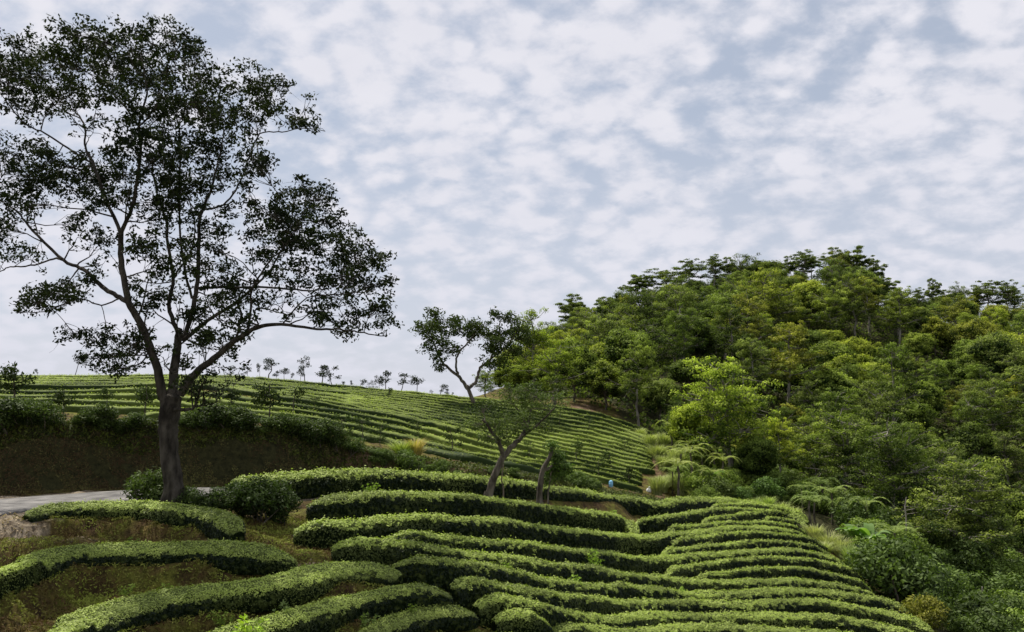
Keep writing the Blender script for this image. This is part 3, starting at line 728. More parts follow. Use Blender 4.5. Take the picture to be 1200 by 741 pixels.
PROTO = [forest_tree('broadleaf_tree', 3.1, 8.0, 30, .95, .27, 0),
         limbed_tree('broadleaf_tree', 3.2, 10.5, 15, .22),
         forest_tree('broadleaf_tree', 3.8, 8.0, 38, .75, .27, 2),
         limbed_tree('broadleaf_tree', 3.4, 8.5, 13, .21, low=.25),
         limbed_tree('broadleaf_tree', 3.9, 9.5, 17, .23, low=.3, squash=.65),
         limbed_tree('broadleaf_tree', 2.8, 11.5, 11, .23, low=.45),
         forest_tree('broadleaf_tree', 2.5, 7.0, 24, 1.15, .24, 7)]
BH = [8.0, 10.5, 8.0, 8.5, 9.5, 11.5, 7.0]
OPEN = limbed_tree('spindly_tree', 2.4, 9.0, 6, .24, nl=150, low=.6, squash=.55)
OPEN2 = limbed_tree('spindly_tree', 3.2, 8.5, 7, .24, nl=120, low=.7, squash=.4)
used = set()
def proj(p):
    x, y, z = p
    yc = y*CT + z*ST; zc = -y*ST + z*CT
    return 600 + F*x/yc, H0/2 - F*zc/yc

COLS = {'dark green': [(.42,.50,.48),(.34,.42,.38),(.5,.6,.5)], 'mid green': [(.75,.83,.72),(.85,.9,.7),(.68,.78,.72)],
        'yellow-green': [(1.25,1.22,.8),(1.1,1.12,.7)], 'grey-green': [(.85,.9,1.1),(.7,.76,.85)], 'olive green': [(1.05,.95,.6),(.95,.85,.65)]}
def zone_of(p):
    u, v = proj(p)
    if p[1] > 158: return 'on the crest of the forested hill'
    if p[1] > 125: return 'high on the slope of the forested hill'
    if p[1] > 95: return 'halfway down the forested hill'
    if u > 980: return 'in the hollow at the right foot of the forested hill'
    return 'along the foot of the forested hill'
# thinned random spots on the hill
cand = []
pts = []
tries = 0
def in_forest(x, y):
    u = 600 + F*x/y
    if u < 600 or u > 1330: return False
    edge = np.interp(u, [600, 640, 690, 730, 765, 790, 830, 880, 960, 1010, 1080, 1200, 1330], [112, 100, 93, 90, 84, 74, 66, 63, 66, 62, 52, 50, 50])
    if y < edge: return False
    crest = np.interp(u, [600, 680, 760, 850, 1000, 1060, 1200, 1330], [146, 156, 170, 178, 178, 178, 182, 186])
    return y < crest
while len(pts) < 345 and tries < 60000:
    tries += 1
    y = 50 + 136*math.sqrt(rng.random()); u = rng.uniform(600, 1330); x = (u-600)/F*y
    if not in_forest(x, y): continue
    dmin = np.interp(y, [55, 90, 180], [3.6, 4.3, 4.9])
    if any((x-a)**2+(y-b)**2 < dmin*dmin for a, b in pts): continue
    pts.append((x, y))
print('forest trees', len(pts))
pts = pts[:265]
names = list(COLS)
for i, (x, y) in enumerate(pts):
    z = ground(x, y)[0]; u, v = proj((x, y, z+6))
    # patches of lighter and darker crowns
    f = fbm(np.array([x*.045+5]), np.array([y*.045]), 3)[0] + rng.normal(0, .22)
    hollow = (u > 930 and u < 1200 and 60 < y < 112)
    if hollow: kind = rng.choice(['dark green', 'dark green', 'grey-green', 'mid green'])
    elif u > 1060 and y < 80: kind = rng.choice(['grey-green', 'dark green', 'grey-green'])
    elif f > .24: kind = 'yellow-green'
    elif f > .02: kind = 'mid green'
    elif f > -.14: kind = 'olive green'
    elif f > -.26: kind = 'grey-green'
    else: kind = 'dark green'
    c = COLS[kind][rng.integers(len(COLS[kind]))]; hz_ = np.interp(y, [80, 180], [0, 1]); c = tuple(np.array(c)*rng.uniform(.85, 1.15)*(1-.25*hz_) + np.array([.20, .22, .30])*hz_)  # distance haze painted into the crown colour as a blue-grey shift
    p = PROTO[rng.integers(len(PROTO))]
    s = rng.uniform(.62, 1.12)*np.interp(y, [60, 110, 170], [.72, .95, 1.05])
    if y < 90 and 760 < u < 930: s *= .6
    bh = BH[PROTO.index(p)]; vt = np.interp(u, [600,640,680,740,790,850,900,960,1000,1040,1070,1120,1200,1330], [400,384,358,336,328,318,311,306,304,324,350,350,354,356]) + rng.uniform(-7, 6)
    mh = at(u, vt, y)[2] - z
    if bh*s*1.08 > mh: s = max(.35, mh/(bh*1.08))
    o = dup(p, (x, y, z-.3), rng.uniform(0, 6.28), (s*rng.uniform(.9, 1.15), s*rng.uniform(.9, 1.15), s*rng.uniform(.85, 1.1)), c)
    zn = zone_of((x, y, z)); tag(o, f'{kind} broadleaf tree {zn}', 'tree', f'{kind} trees {zn}')
# the trees that stand out
def special(pro, u, v, Y, Hpx, c, label, name=None, wide=1.0, cat='tree'):
    x, y, z = at(u, v, Y); z = ground(x, y)[0]
    Ht = max(v for v in [.5, (at(u, Hpx, Y)[2]-z)])
    base_h = BH[PROTO.index(pro)] if pro in PROTO else 9.0
    s = Ht/base_h
    o = dup(pro, (x, y, z-.2), rng.uniform(0, 6.28), (s*wide, s*wide, s), c)
    if name: o.name = name
    return tag(o, label, cat)
special(PROTO[4], 852, 500, 67, 432, (1.25, 1.35, .95), 'bright yellow-green tree glowing in front of the dark forest', wide=1.0)
special(PROTO[4], 1130, 680, 56, 548, (.75, .8, .85), 'large grey-green tree with fine foliage at the right foot of the hill', wide=1.15)
special(PROTO[0], 815, 530, 70, 470, (1.2, 1.25, .8), 'rounded light green tree left of the bright yellow-green tree', wide=1.0)
special(PROTO[3], 650, 470, 88, 405, (.9, 1.0, .6), 'leafy green tree at the left foot of the forest behind the far tea rows', wide=1.2)
special(PROTO[0], 600, 468, 96, 425, (.75, .82, .6), 'bushy dark tree behind the flat-topped hillside tree', wide=1.2)
special(PROTO[1], 570, 462, 100, 432, (.8, .9, .65), 'low round tree on the skyline behind the flat-topped hillside tree', wide=1.2)
special(PROTO[3], 628, 462, 110, 372, (1.1, 1.2, .65), 'tall tree at the far left shoulder of the forest', wide=.8)
CR = [(836,296,172,'lone open-crowned tree sticking up above the middle of the crest',.9),(780,312,166,'flat layered tree on the left part of the crest',1.7),(745,320,164,'dark tree leaning out at the left end of the crest',1.2),
      (678,345,150,'thin dark tree at the left shoulder of the crest',.9),(1005,290,174,'tallest dark tree at the right end of the main crest',1.0),(1030,302,174,'bare-limbed tree just right of the main crest',.7),
      (955,298,174,'tufted tree just left of the tallest crest tree',1.0),(900,305,174,'broad tree in the middle of the main crest',1.3),(1096,325,176,'narrow dark conifer-like tree on the right ridge',.55),(1125,334,178,'low tree between the conifer and the open trees of the right ridge',1.0),
      (1160,325,178,'open tall tree on the right ridge',1.0),(1185,335,180,'last open tree at the right edge of the ridge',1.1),(870,303,172,'rounded tree right of the lone open tree on the crest',1.1),(930,300,174,'slender tree in the middle right of the crest',.8)]
rag = [(672,352),(705,341),(758,322),(808,311),(858,308),(892,303),(940,298),(985,295),(1042,324),(1075,343),(1112,336),(1143,340),(1178,336)]
for i, (u, v) in enumerate(rag):
    Y = np.interp(u, [600, 760, 850, 1200], [150, 166, 173, 179]) + rng.uniform(-3, 3)
    o = special(OPEN if i % 3 else OPEN2, u, 350, Y, v - rng.uniform(-6, 7), (.55, .62, .62), 'thin dark tree breaking the skyline along the forested crest', wide=rng.uniform(.6, 1.2)); o['group'] = 'thin trees breaking the forest skyline'
for u, v, Y, lab, wd in CR:
    pr = PROTO[rng.integers(6)] if ('broad' in lab or 'rounded' in lab or 'low' in lab) else (OPEN2 if 'flat' in lab or 'open' in lab else OPEN)
    special(pr, u, 350, Y, v + (5 if pr is OPEN2 else 0), (.50, .56, .56), lab, wide=wd)

# ------------------------------------------------------------------ shrubs, ferns, bananas, grasses
def make_shrub(R, Ht, n, ls, name='shrub', mat=None, stems=4):
    E = empty(name); cr = MB(); st = MB()
    m = max(5, int(n/60))
    C = unit(rng.normal(0, 1, (m, 3)))*(rng.random((m, 1))**.4)*[R*.75, R*.75, Ht*.42] + [0, 0, Ht*.52]
    for q in C[:stems*2]:
        P = curve_to((rng.normal(0, R*.1), rng.normal(0, R*.1), -.15), q, .1, 5); tube(st, P, np.linspace(.03, .01, 5), 4)
    for c in C:
        k = 130; d = unit(rng.normal(0, 1, (k, 3))+[0, 0, .3])
        r = R*.38*(.6+.5*rng.random(k))
        N = unit(d + rng.normal(0, .5, (k, 3)))
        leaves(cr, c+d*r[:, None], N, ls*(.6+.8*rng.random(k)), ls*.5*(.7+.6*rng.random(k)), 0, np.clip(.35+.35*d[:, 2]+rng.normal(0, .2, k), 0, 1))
    st.build('stem', M_bark2, E, smooth=True); o = cr.build('foliage', mat or M_shrub, E); o['tinted'] = 1
    return E
SHR = [make_shrub(.75, 1.2, 1500, .095), make_shrub(.6, 1.0, 1200, .085), make_shrub(.9, 1.1, 1900, .10)]
def put(pro, u, v, label, cat='shrub', s=1.0, c=(1, 1, 1), group=None, name=None, y0=13, Y=None, wide=1.0, sink=.0):
    if Y is None: p = hit(u, v, y0)
    else: p = at(u, v, Y); p = np.array([p[0], p[1], ground(p[0], p[1])[0]])
    o = dup(pro, (p[0], p[1], p[2]-sink), rng.uniform(0, 6.28), (s*wide, s*wide, s), c)
    if name: o.name = name
    return tag(o, label, cat, group)
# dark bushes round the foot of the big tree and at the left end of the top row
put(SHR[2], 178, 575, 'dark round tea bush just left of the big trunk beside the road', Y=25.6, s=.95, c=(.45,.5,.42), name='tea_bush')
put(SHR[2], 228, 590, 'dark tea bush tight against the right side of the big trunk', Y=24.6, s=.7, c=(.3,.35,.28), name='tea_bush')
put(SHR[0], 250, 592, 'dark tea bush second to the right of the big trunk', Y=24.4, s=.75, c=(.3,.35,.28), name='tea_bush', wide=1.2)
put(SHR[2], 283, 600, 'large dark tea bush below the left end of the top terrace row', Y=25.2, s=.82, c=(.3,.36,.26), name='tea_bush')
put(SHR[0], 306, 603, 'tall dark tea bush nearest the left end of the second terrace row', Y=24.8, s=1.05, c=(.3,.36,.28), name='tea_bush', wide=1.1)
put(SHR[1], 330, 600, 'shaded tea bush tucked between the top and second terrace rows', Y=25.2, s=1.0, c=(.25,.3,.22), name='tea_bush')
# bushes along the top of the earth bank
BE = [(5,500,1.5,.7),(28,502,1.1,.9),(50,498,1.0,.8),(108,500,.9,.8),(122,500,1.2,.7),(137,502,.8,.9),(90,500,.7,1.0),(155,501,.7,.8),(222,502,.9,.9),(240,503,1.3,.8),(256,503,1.0,.8),(272,504,1.25,.7),(288,505,.9,.9),(312,507,.8,1.0),
      (335,510,1.2,.8),(352,512,1.0,.8),(372,515,1.3,.75),(392,519,1.1,.8),(412,523,.8,1.1),(440,529,.9,1.2),(452,531,1.1,1.1),(480,534,1.3,1.2),(498,536,1.1,1.2),(515,541,.8,1.2),(535,544,.7,1.1),(552,546,.6,1.0),(580,550,.6,1.1),(602,552,.6,1.1),(655,560,.8,1.3),(672,563,.9,1.3),(690,566,.8,1.2)]
posn = ['at the far left edge of the picture','second from the left edge','third from the left edge','left of the big trunk, fourth along','left of the big trunk, fifth along','left of the big trunk, sixth along','low, in the gap left of the sapling','closest to the left side of the big trunk','closest to the right side of the big trunk','second to the right of the big trunk','third to the right of the big trunk','fourth to the right of the big trunk','fifth to the right of the big trunk','sixth to the right of the big trunk','seventh to the right of the big trunk','eighth to the right of the big trunk','ninth to the right of the big trunk','tenth to the right of the big trunk','left of the pale grass clump','just touching the pale grass clump','behind the pale grass clump','right of the pale grass clump','second right of the pale grass clump','third right of the pale grass clump','halfway from grass clump to leaning tree','fourth left of the leaning trunk','just left of the leaning trunk','just right of the leaning trunk','right of the broken trunk','second right of the broken trunk','nearest the blue drum']
for (u, v, s, g), ps in zip(BE, posn):
    x = (u-600)/F*33; Y = 33
    for _ in range(8): x = (u-600)/F*Y; Y = float(Yb(x)) + 1.5
    put(SHR[rng.integers(3)], u, v, f'bush on the bank lip, {ps}', Y=Y, s=s*rng.uniform(.55, .9), c=(.5*g, .56*g, .42*g), wide=rng.uniform(.9, 1.6), group='bushes along the lip of the earth bank', name='bank_bush', sink=.1)

def make_fern(nf=8, Lf=1.9, th=1.2, name='tree_fern', droop=1.0):
    E = empty(name); st = MB(); tube(st, curve_to((0, 0, -.3), (0, 0, th), .03, 5), np.linspace(.09, .07, 5), 7)
    fr = MB()
    for i in range(nf):
        a = i*2*np.pi/nf + rng.normal(0, .12); L = Lf*rng.uniform(.8, 1.1); t = np.linspace(0, 1, 14)
        e0 = rng.uniform(.75, 1.35)
        rad = L*(t*.92); zz = th + L*(e0*t - (e0+.25*droop)*t**2*.9)
        P = np.stack([np.cos(a)*rad, np.sin(a)*rad, zz], -1); tube(fr, P, np.linspace(.018, .005, 14), 4, tint=.6)
        side = np.array([-math.sin(a), math.cos(a), 0])
        tt = np.repeat(np.linspace(.08, 1, 34), 2); sg = np.tile([1, -1], 34)
        C0 = np.stack([np.interp(tt, t, P[:, k]) for k in range(3)], -1)
        ll = L*.16*np.sin(np.clip(tt*.9+.12, 0, 1)*np.pi)**.7
        D = side[None]*sg[:, None] + np.array([math.cos(a), math.sin(a), -.25])*.45; D = unit(D)
        leaves(fr, C0+D*ll[:, None]*.5, np.tile([0, 0, 1.0], (68, 1))+rng.normal(0, .12, (68, 3)), ll, L*.038, 0, np.clip(.6+rng.normal(0, .15, 68), 0, 1), D=D*8)
    st.build('stem', M_bark2, E, smooth=True); o = fr.build('fronds', M_frond, E); o['tinted'] = 1
    return E
FERN = [make_fern(8, 2.0, 2.2), make_fern(7, 1.9, 1.7), make_fern(8, 2.2, 2.7)]
FP = [(1035,478,95,1.5,'star-shaped tree fern spread high in the dark hollow'),(955,600,56,.9,'tree fern left of the fern cluster by the mound'),(975,592,58,1.1,'tallest tree fern in the cluster right of the mound'),(1000,598,57,1.0,'arching tree fern in the middle of the cluster right of the mound'),
      (1015,605,55,1.0,'drooping tree fern at the right end of the cluster by the mound'),(940,585,60,.8,'pale tree fern just above the mound tip'),(1050,655,48,.95,'wide tree fern right of the banana plant'),(1072,650,49,.8,'tree fern hanging over the valley shrubs'),
      (800,545,62,.9,'tree fern in the bright thicket by the gully'),(822,525,66,.9,'tree fern high in the bright thicket'),(788,560,60,.8,'low tree fern near the gully foot'),(965,560,68,.9,'tree fern half hidden below the dark trees'),(880,520,76,.9,'tree fern under the yellow-green tree'),(905,505,80,1.0,'small tree fern right of the yellow-green tree'),(1010,520,82,.9,'tree fern below the star-shaped one'),(1110,560,66,1.0,'tree fern rising over the grey-green tree')]
for u, v, Y, s, lab in FP:
    put(FERN[rng.integers(3)], u, v, lab, 'fern', Y=Y, s=s*.85, c=(1.0, 1.0, .85), name='tree_fern')

for k in range(10):
    Y = 58 + k*1.7; u = np.interp(Y, [56, 66, 76], [800, 806, 785]) + [-8, 30, 5, 42][k % 4]
    put(FERN[k % 3], u, 500, 'pale arching tree fern in the bright thicket beside the gully', 'fern', Y=Y, s=rng.uniform(.7, 1.0), c=(1.35, 1.2, 1.15), name='tree_fern', group='tree ferns of the bright thicket')
for k in range(8):
    Y = 52 + 2.0*k; u = 945 + (k*59) % 140
    put(FERN[k % 3], u, 500, 'green tree fern on the slope right of the mound', 'fern', Y=Y, s=rng.uniform(.5, .85), c=(.85, .9, .75), name='tree_fern', group='tree ferns right of the mound')
def make_banana():
    E = empty('banana_plant'); st = MB(); tube(st, curve_to((0, 0, -.3), (.05, 0, 1.3), .02, 6), np.linspace(.13, .07, 6), 8)
    lf = MB()
    for i in range(9):
        a = i*2.4; L = rng.uniform(1.3, 1.9); t = np.linspace(0, 1, 12); e0 = rng.uniform(1.0, 1.7); 
        rad = L*t*rng.uniform(.45, .8); zz = 1.2 + L*(e0*t*.8-.75*t**2)
        P = np.stack([np.cos(a)*rad, np.sin(a)*rad, zz], -1); sd = np.array([-math.sin(a), math.cos(a), .15])
        w = .24*np.sin(np.clip(t*.85+.08, 0, 1)*np.pi)**.6
        V = np.stack([P+sd*w[:, None]+[0, 0, -.02], P+[0, 0, -.05], P-sd*w[:, None]], 1).reshape(-1, 3)
        Q = [[3*k+c, 3*k+c+1, 3*k+c+4, 3*k+c+3] for k in range(11) for c in (0, 1)]
        lf.add(V, Q, 0, rng.uniform(.3, .9))
    st.build('stem', M_frond, E, smooth=True); o = lf.build('leaves', M_banana, E); o['tinted'] = 1
    return E
BAN = make_banana()
for u, v, Y, s, lab in [(1005,660,47,.95,'banana plant with upright glossy leaves right of the mound'),(1022,668,46.5,1.1,'tallest banana plant beside the pale grass'),(1040,672,46,.8,'banana plant nearest the valley shrubs'),(835,560,62,.8,'banana plant at the foot of the bright thicket')]:
    put(BAN, u, v, lab, 'banana plant', Y=Y, s=s, name='banana_plant')

def make_grass(R=.8, Ht=1.5, n=420):
    mb = MB()
    a = rng.random(n)*2*np.pi; r = R*.4*rng.random(n); h = Ht*(.5+.6*rng.random(n)); out = R*(.3+.8*rng.random(n))
    t = np.linspace(0, 1, 5)
    for k in range(n):
        rad = r[k] + out[k]*t**1.8; z = h[k]*(t*1.25 - .45*t**2.2)
        P = np.stack([np.cos(a[k])*rad, np.sin(a[k])*rad, z-.1], -1); s = np.array([-math.sin(a[k]), math.cos(a[k]), 0])*.022
        w = (1-t**2)[:, None]
        V = np.stack([P+s*w, P-s*w], 1).reshape(-1, 3)
        mb.add(V, [[2*i, 2*i+1, 2*i+3, 2*i+2] for i in range(4)], 0, rng.random())
    o = mb.build('grass_clump', M_grass); o['tinted'] = 1
    return o
GR = [make_grass(), make_grass(1.0, 1.2, 420)]
def putm(pro, u, v, label, cat, s, c, Y=None, group=None, y0=13):
    p = hit(u, v, y0) if Y is None else at(u, v, Y); z = ground(p[0], p[1])[0]
    o = pro.copy(); COL.objects.link(o); o.location = (p[0], p[1], z-.05); o.rotation_euler = (0, 0, rng.uniform(0, 6.28)); o.scale = (s, s, s*rng.uniform(.85, 1.15)); o.color = (*c, 1)
    return tag(o, label, cat, group)
gi = 0
for (u, v, Y, s, c) in [(900,588,57,.9,(.8,.95,.6)),(915,592,56,.9,(.9,1,.6)),(930,600,54,.8,(.9,1,.6)),(885,584,58,.8,(.8,.95,.6)),(955,632,48,1.0,(.85,.85,.7)),(970,636,47,1.1,(.95,.95,.8)),(985,643,46,1.0,(.9,.9,.8)),(965,642,45,.8,(.9,.95,.7)),(998,655,44,.9,(.8,.95,.6))]:
    zn = 'behind the top of the mound' if u < 940 else 'along the right edge of the mound'
    putm(GR[gi % 2], u, v, f'pale tall grass clump {zn}', 'grass clump', s, c, Y, group=f'grass clumps {zn}'); gi += 1
putm(GR[0], 486, 534, 'straw-coloured grass clump on the lip of the earth bank', 'grass clump', .8, (1.1, .85, .6), 38.6)
putm(GR[1], 470, 532, 'greener grass clump left of the straw-coloured one on the bank lip', 'grass clump', .8, (.8, .9, .5), 38.2)
for k in range(34):
    Y = rng.uniform(58, 82); uc = np.interp(Y, [56, 64, 72, 82], [778, 790, 775, 742]); u = uc + rng.uniform(-16, 36)
    putm(GR[k % 2], u, 500, 'pale sunlit grass clump beside the bare gully', 'grass clump', rng.uniform(.7, 1.25), tuple(np.array((.9, .95, .75))*rng.uniform(.8, 1.15)), Y, group='pale grass clumps beside the gully')
# thicket shrubs, valley shrubs and forest-edge shrubs
def scatter_shrubs(n, ulo, uhi, ylo, yhi, smin, smax, cols, label, group, cond=None, name='shrub'):
    placed = []; t = 0
    while len(placed) < n and t < 20000:
        t += 1
        Y = rng.uniform(ylo, yhi); u = rng.uniform(ulo, uhi); x = (u-600)/F*Y
        if cond and not cond(x, Y, u): continue
        if any((x-a)**2+(Y-b)**2 < (1.1*smin)**2 for a, b in placed): continue
        placed.append((x, Y)); z = ground(x, Y)[0]; s = rng.uniform(smin, smax)
        c = tuple(np.array(cols[rng.integers(len(cols))])*rng.uniform(.85, 1.15))
        o = dup(SHR[rng.integers(3)], (x, Y, z-.15), rng.uniform(0, 6.28), (s*1.1, s*1.1, s), c); o.name = name
        tag(o, label, 'shrub', group)
rowpts = np.vstack([G[::3, :2] for _, _, G in ROWS])
def clear_rows(x, y): return np.min(np.hypot(rowpts[:, 0]-x, rowpts[:, 1]-y)) > 1.7
scatter_shrubs(34, 770, 860, 57, 76, .8, 1.5, [(1.6,1.55,1.1),(1.3,1.3,.95),(1.9,1.8,1.35)], 'light green shrub in the bright thicket beside the gully', 'shrubs of the bright thicket', lambda x, y, u: u > np.interp(y, [56,66,76],[795,800,775]))
scatter_shrubs(75, 800, 1010, 56, 74, .8, 1.7, [(.8,.85,.6),(.95,.95,.55),(.6,.75,.6),(.7,.72,.6)], 'low green shrub on the slope between mound and forest', 'shrubs between the mound and the forest', lambda x, y, u: y > Yb(x)+1 and clear_rows(x, y))
scatter_shrubs(95, 1000, 1290, 37, 66, 1.0, 2.4, [(.75,.82,.62),(.5,.56,.5),(1.0,1.05,.7),(.45,.5,.45)], 'leafy shrub in the valley below the right end of the tea rows', 'shrubs in the valley', lambda x, y, u: clear_rows(x, y) and x > 15.5 + max(0, (y-40))*.2)
put(SHR[2], 1082, 735, 'shrub with orange-yellow new leaves at the right foot of the tea rows', Y=33, s=1.1, c=(1.2, .9, .5), name='flowering_shrub')
# understory that nobody could count
mb = MB(); n = 52000
Yq = 56 + 126*np.sqrt(rng.random(n)); uq = rng.uniform(600, 1320, n); xq = (uq-600)/F*Yq
edge = np.interp(uq, [600, 640, 690, 730, 765, 790, 830, 880, 960, 1010, 1080, 1320], [114, 102, 95, 92, 86, 74, 64, 61, 62, 58, 50, 48])
k = Yq > edge; xq, Yq = xq[k], Yq[k]
hq = .2 + 1.6*np.clip(fbm(xq*.5, Yq*.5, 3)+.45, 0, 1)
C = np.stack([xq, Yq, ground(xq, Yq) + hq*rng.random(len(xq))**.6], -1)
leaves(mb, C, rng.normal(0, .7, C.shape)+[0, -.3, .8], .5, .32, 0, np.clip(rng.normal(.25, .2, len(C)), 0, 1))
us_ = mb.build('undergrowth', M_forest); us_.color = (.6, .7, .55, 1)
tag(us_, 'tangled dark undergrowth covering the floor of the forested hill', 'undergrowth', kind='stuff')

# ------------------------------------------------------------------ saplings on the tea hill
def make_sapling(Ht=2.2, name='sapling', kind=0):
    E = empty(name); st = MB(); cr = MB()
    tp = curve_to((0, 0, -.2), (rng.normal(0, .12), rng.normal(0, .12), Ht*.9), .04, 7); tube(st, tp, np.linspace(.045, .018, 7), 5)
    m = 5 + kind*3
    C = []
    for i in range(m):
        h = rng.uniform(.5 if kind == 0 else .25, 1.0)
        s = np.array([np.interp(h*.9, np.linspace(0, 1, 7), tp[:, k]) for k in range(3)])
        e = s + np.array([rng.normal(0, .28), rng.normal(0, .28), rng.uniform(.1, .35)])*Ht/2.2
        tube(st, curve_to(s, e, .1, 4), np.linspace(.015, .007, 4), 4); C.append(e)
    C = np.array(C); tufts(cr, C, .36*Ht/2.2, 60, .17, flat=.8)
    st.build('stem', M_bark2, E, smooth=True); o = cr.build('crown', M_hero, E); o['tinted'] = 1
    return E
SAP = [make_sapling(2.2), make_sapling(2.4, kind=1), make_sapling(2.0), make_sapling(2.6, kind=1), make_sapling(2.1)]
SH = [2.2, 2.4, 2.0, 2.6, 2.1]
SK = [(45,439,7),(88,440,27),(113,440,9),(305,442,13),(314,443,22),(324,444,9),(333,444,13),(341,446,8),(352,447,15),(358,448,22),(378,450,24),(390,451,21),(386,451,10),(403,453,9),(422,456,14),(432,457,8),(445,458,15),(453,459,24),(470,461,22),(489,464,21),(505,467,10),(516,468,17),(523,469,14),(530,470,8),(412,454,8),(438,458,10),(130,440,10),(150,440,13),(270,441,12),(290,442,10)]
SK.sort()
sk_desc = lambda i: ['very small','small','medium','tall','tallest'][min(4, int(SK[i][2]/6))]
for i, (u, v, h) in enumerate(SK):
    Y = np.interp(u, [0, 200, 400, 560], [76, 78, 80, 84]); k = rng.integers(5); x = (u-600)/F*Y
    z = ground(x, Y)[0]; top = at(u, v-h, Y)[2]; s = max(.25, 1.12*(top - z)/SH[k])
    lean_ = (rng.normal(0, .14), rng.normal(0, .14))
    where = 'left of the big tree' if u < 200 else ('just right of the big trunk' if u < 300 else ('between the big tree and mid skyline' if u < 420 else 'toward the flat-topped tree'))
    o = dup(SAP[k], (x, Y, z), rng.uniform(0, 6.28), (s*rng.uniform(.7, 1.5), s*rng.uniform(.7, 1.5), s*rng.uniform(.8, 1.15)), (.9, 1.0, .9))
    o.rotation_euler[0], o.rotation_euler[1] = lean_
    tag(o, f'{sk_desc(i)} dark sapling on the tea skyline, {where}, {i+1} along', 'sapling', 'saplings along the tea hill skyline')
HS = [(20,492,46,62,1.3),(78,491,40,38,1.2),(172,492,44,40,1.5),(318,490,46,42,1.2),(345,478,56,28,1.3),(270,480,52,26,1.1),(128,478,52,24,1.8),(405,503,46,26,2.2),(428,498,50,22,2.0),(448,505,48,22,2.0),(490,500,54,22,1.7),(533,528,50,28,1.1),(540,500,62,16,1.8),(675,528,62,22,2.2),(735,560,58,22,1.0),(700,545,58,20,1.6),(715,530,62,20,2.0),(655,500,72,14,2.2),(690,505,72,14,2.0),(730,520,68,16,1.9),(370,482,58,18,1.7),(455,470,70,14,1.8),(590,505,62,18,1.7),(620,522,58,18,2.0)]
for i, (u, v, Y, h, g) in enumerate(HS):
    k = rng.integers(5); x = (u-600)/F*Y; z = ground(x, Y)[0]; s = max(.3, (1.25*h*Y/F)/SH[k])
    o = dup(SAP[1 if h > 35 else k], (x, Y, z), rng.uniform(0, 6.28), (s, s, s), (g*1.1, g*1.2, g*.9))
    tag(o, f'{"tall" if h > 30 else "small"} {"bright" if g > 1.6 else "dull"} green sapling among the far tea rows, number {i+1} of those saplings', 'sapling', 'saplings among the far tea rows')

# ------------------------------------------------------------------ small plants near the camera
def make_weed(n=110, Ht=.36, ls=.075):
    E = empty('young_shoot'); st = MB(); lf = MB()
    for i in range(12):
        e = np.array([rng.normal(0, .13), rng.normal(0, .13), Ht*rng.uniform(.6, 1.1)]); P = curve_to((0, 0, -.05), e, .08, 5); tube(st, P, np.linspace(.007, .003, 5), 4)
        k = n//7+3; q = P[rng.integers(2, 5, k)]; d = unit(rng.normal(0, 1, (k, 3))+[0, 0, .6])
        leaves(lf, q+d*ls*.5, unit(np.cross(d, rng.normal(0, 1, (k, 3)))+[0, 0, .4]), ls, ls*.36, 0, np.clip(rng.normal(.6, .2, k), 0, 1), D=d*6)
    st.build('stem', M_shrub, E, smooth=True); o = lf.build('leaves', M_shrub, E); o['tinted'] = 1
    return E
WEED = make_weed()
def putp(pro, G, label, cat, s, c, name=None, group=None):
    o = dup(pro, G, rng.uniform(0, 6.28), s, c)
    if name: o.name = name
    return tag(o, label, cat, group)
def dpt(u, v, dz=0.0):
    Y = float(np.exp(depth(np.array([[u, v]]))[0])); p = at(u, v, Y); return (p[0], p[1], ground(p[0], p[1])[0] + dz)
p = dpt(295, 738); putp(WEED, (p[0], p[1]-.4, p[2]+.05), 'bright yellow-green young shoot at the bottom edge before the fourth left-hand hedge', 'young plant', 1.6, (2.2, 2.3, 1.0))
p = dpt(312, 742); putp(WEED, (p[0]+.2, p[1]-.5, p[2]+.05), 'smaller bright shoot just right of the brightest one at the bottom edge', 'young plant', 1.0, (1.9, 2.0, 1.0))
for i, (u, v, s, g, lab) in enumerate([(200,662,.9,1.5,'leafy weed on the mossy bank below the second hedge, right one'),(165,690,.9,1.3,'leafy weed low on the mossy bank'),(85,700,.8,1.2,'dull weed on the mossy bank at the left'),(150,668,.6,1.4,'small weed high on the mossy bank'),(155,620,.7,1.2,'weed below the topmost left hedge'),(262,704,.8,1.4,'weed under the third hedge'),(480,705,.8,1.3,'weed on the bank beneath the fourth hedge'),(335,705,1.2,.8,'dark weed clump under the third hedge near the middle'),(430,722,1.0,.9,'dark weed clump right of the fourth hedge'),(185,590,.7,1.2,'grassy weed at the left of the big trunk')]):
    putp(WEED, dpt(u, v), lab, 'young plant', s, (g, g*1.05, .9))
for (u, v, h, lab) in [(697,652,.95,'upright bright shoot growing out of the fourth long row'),(676,676,.7,'bright round shoot sticking out of the row side in mid terraces'),(436,566,.6,'yellow-green shoot on the top row left of centre'),(716,598,.6,'small pale shoot at the end of the second row'),(797,690,.7,'shoot at the foot of the gully rows'),(590,655,.5,'yellow-green shoot on the row right of centre')]:
    Y = float(np.exp(depth(np.array([[u, v]]))[0])); p = at(u, v, Y)
    putp(WEED, (p[0], p[1]-.35, p[2]-.35), lab, 'young plant', h*1.5, (1.7, 1.9, .9))

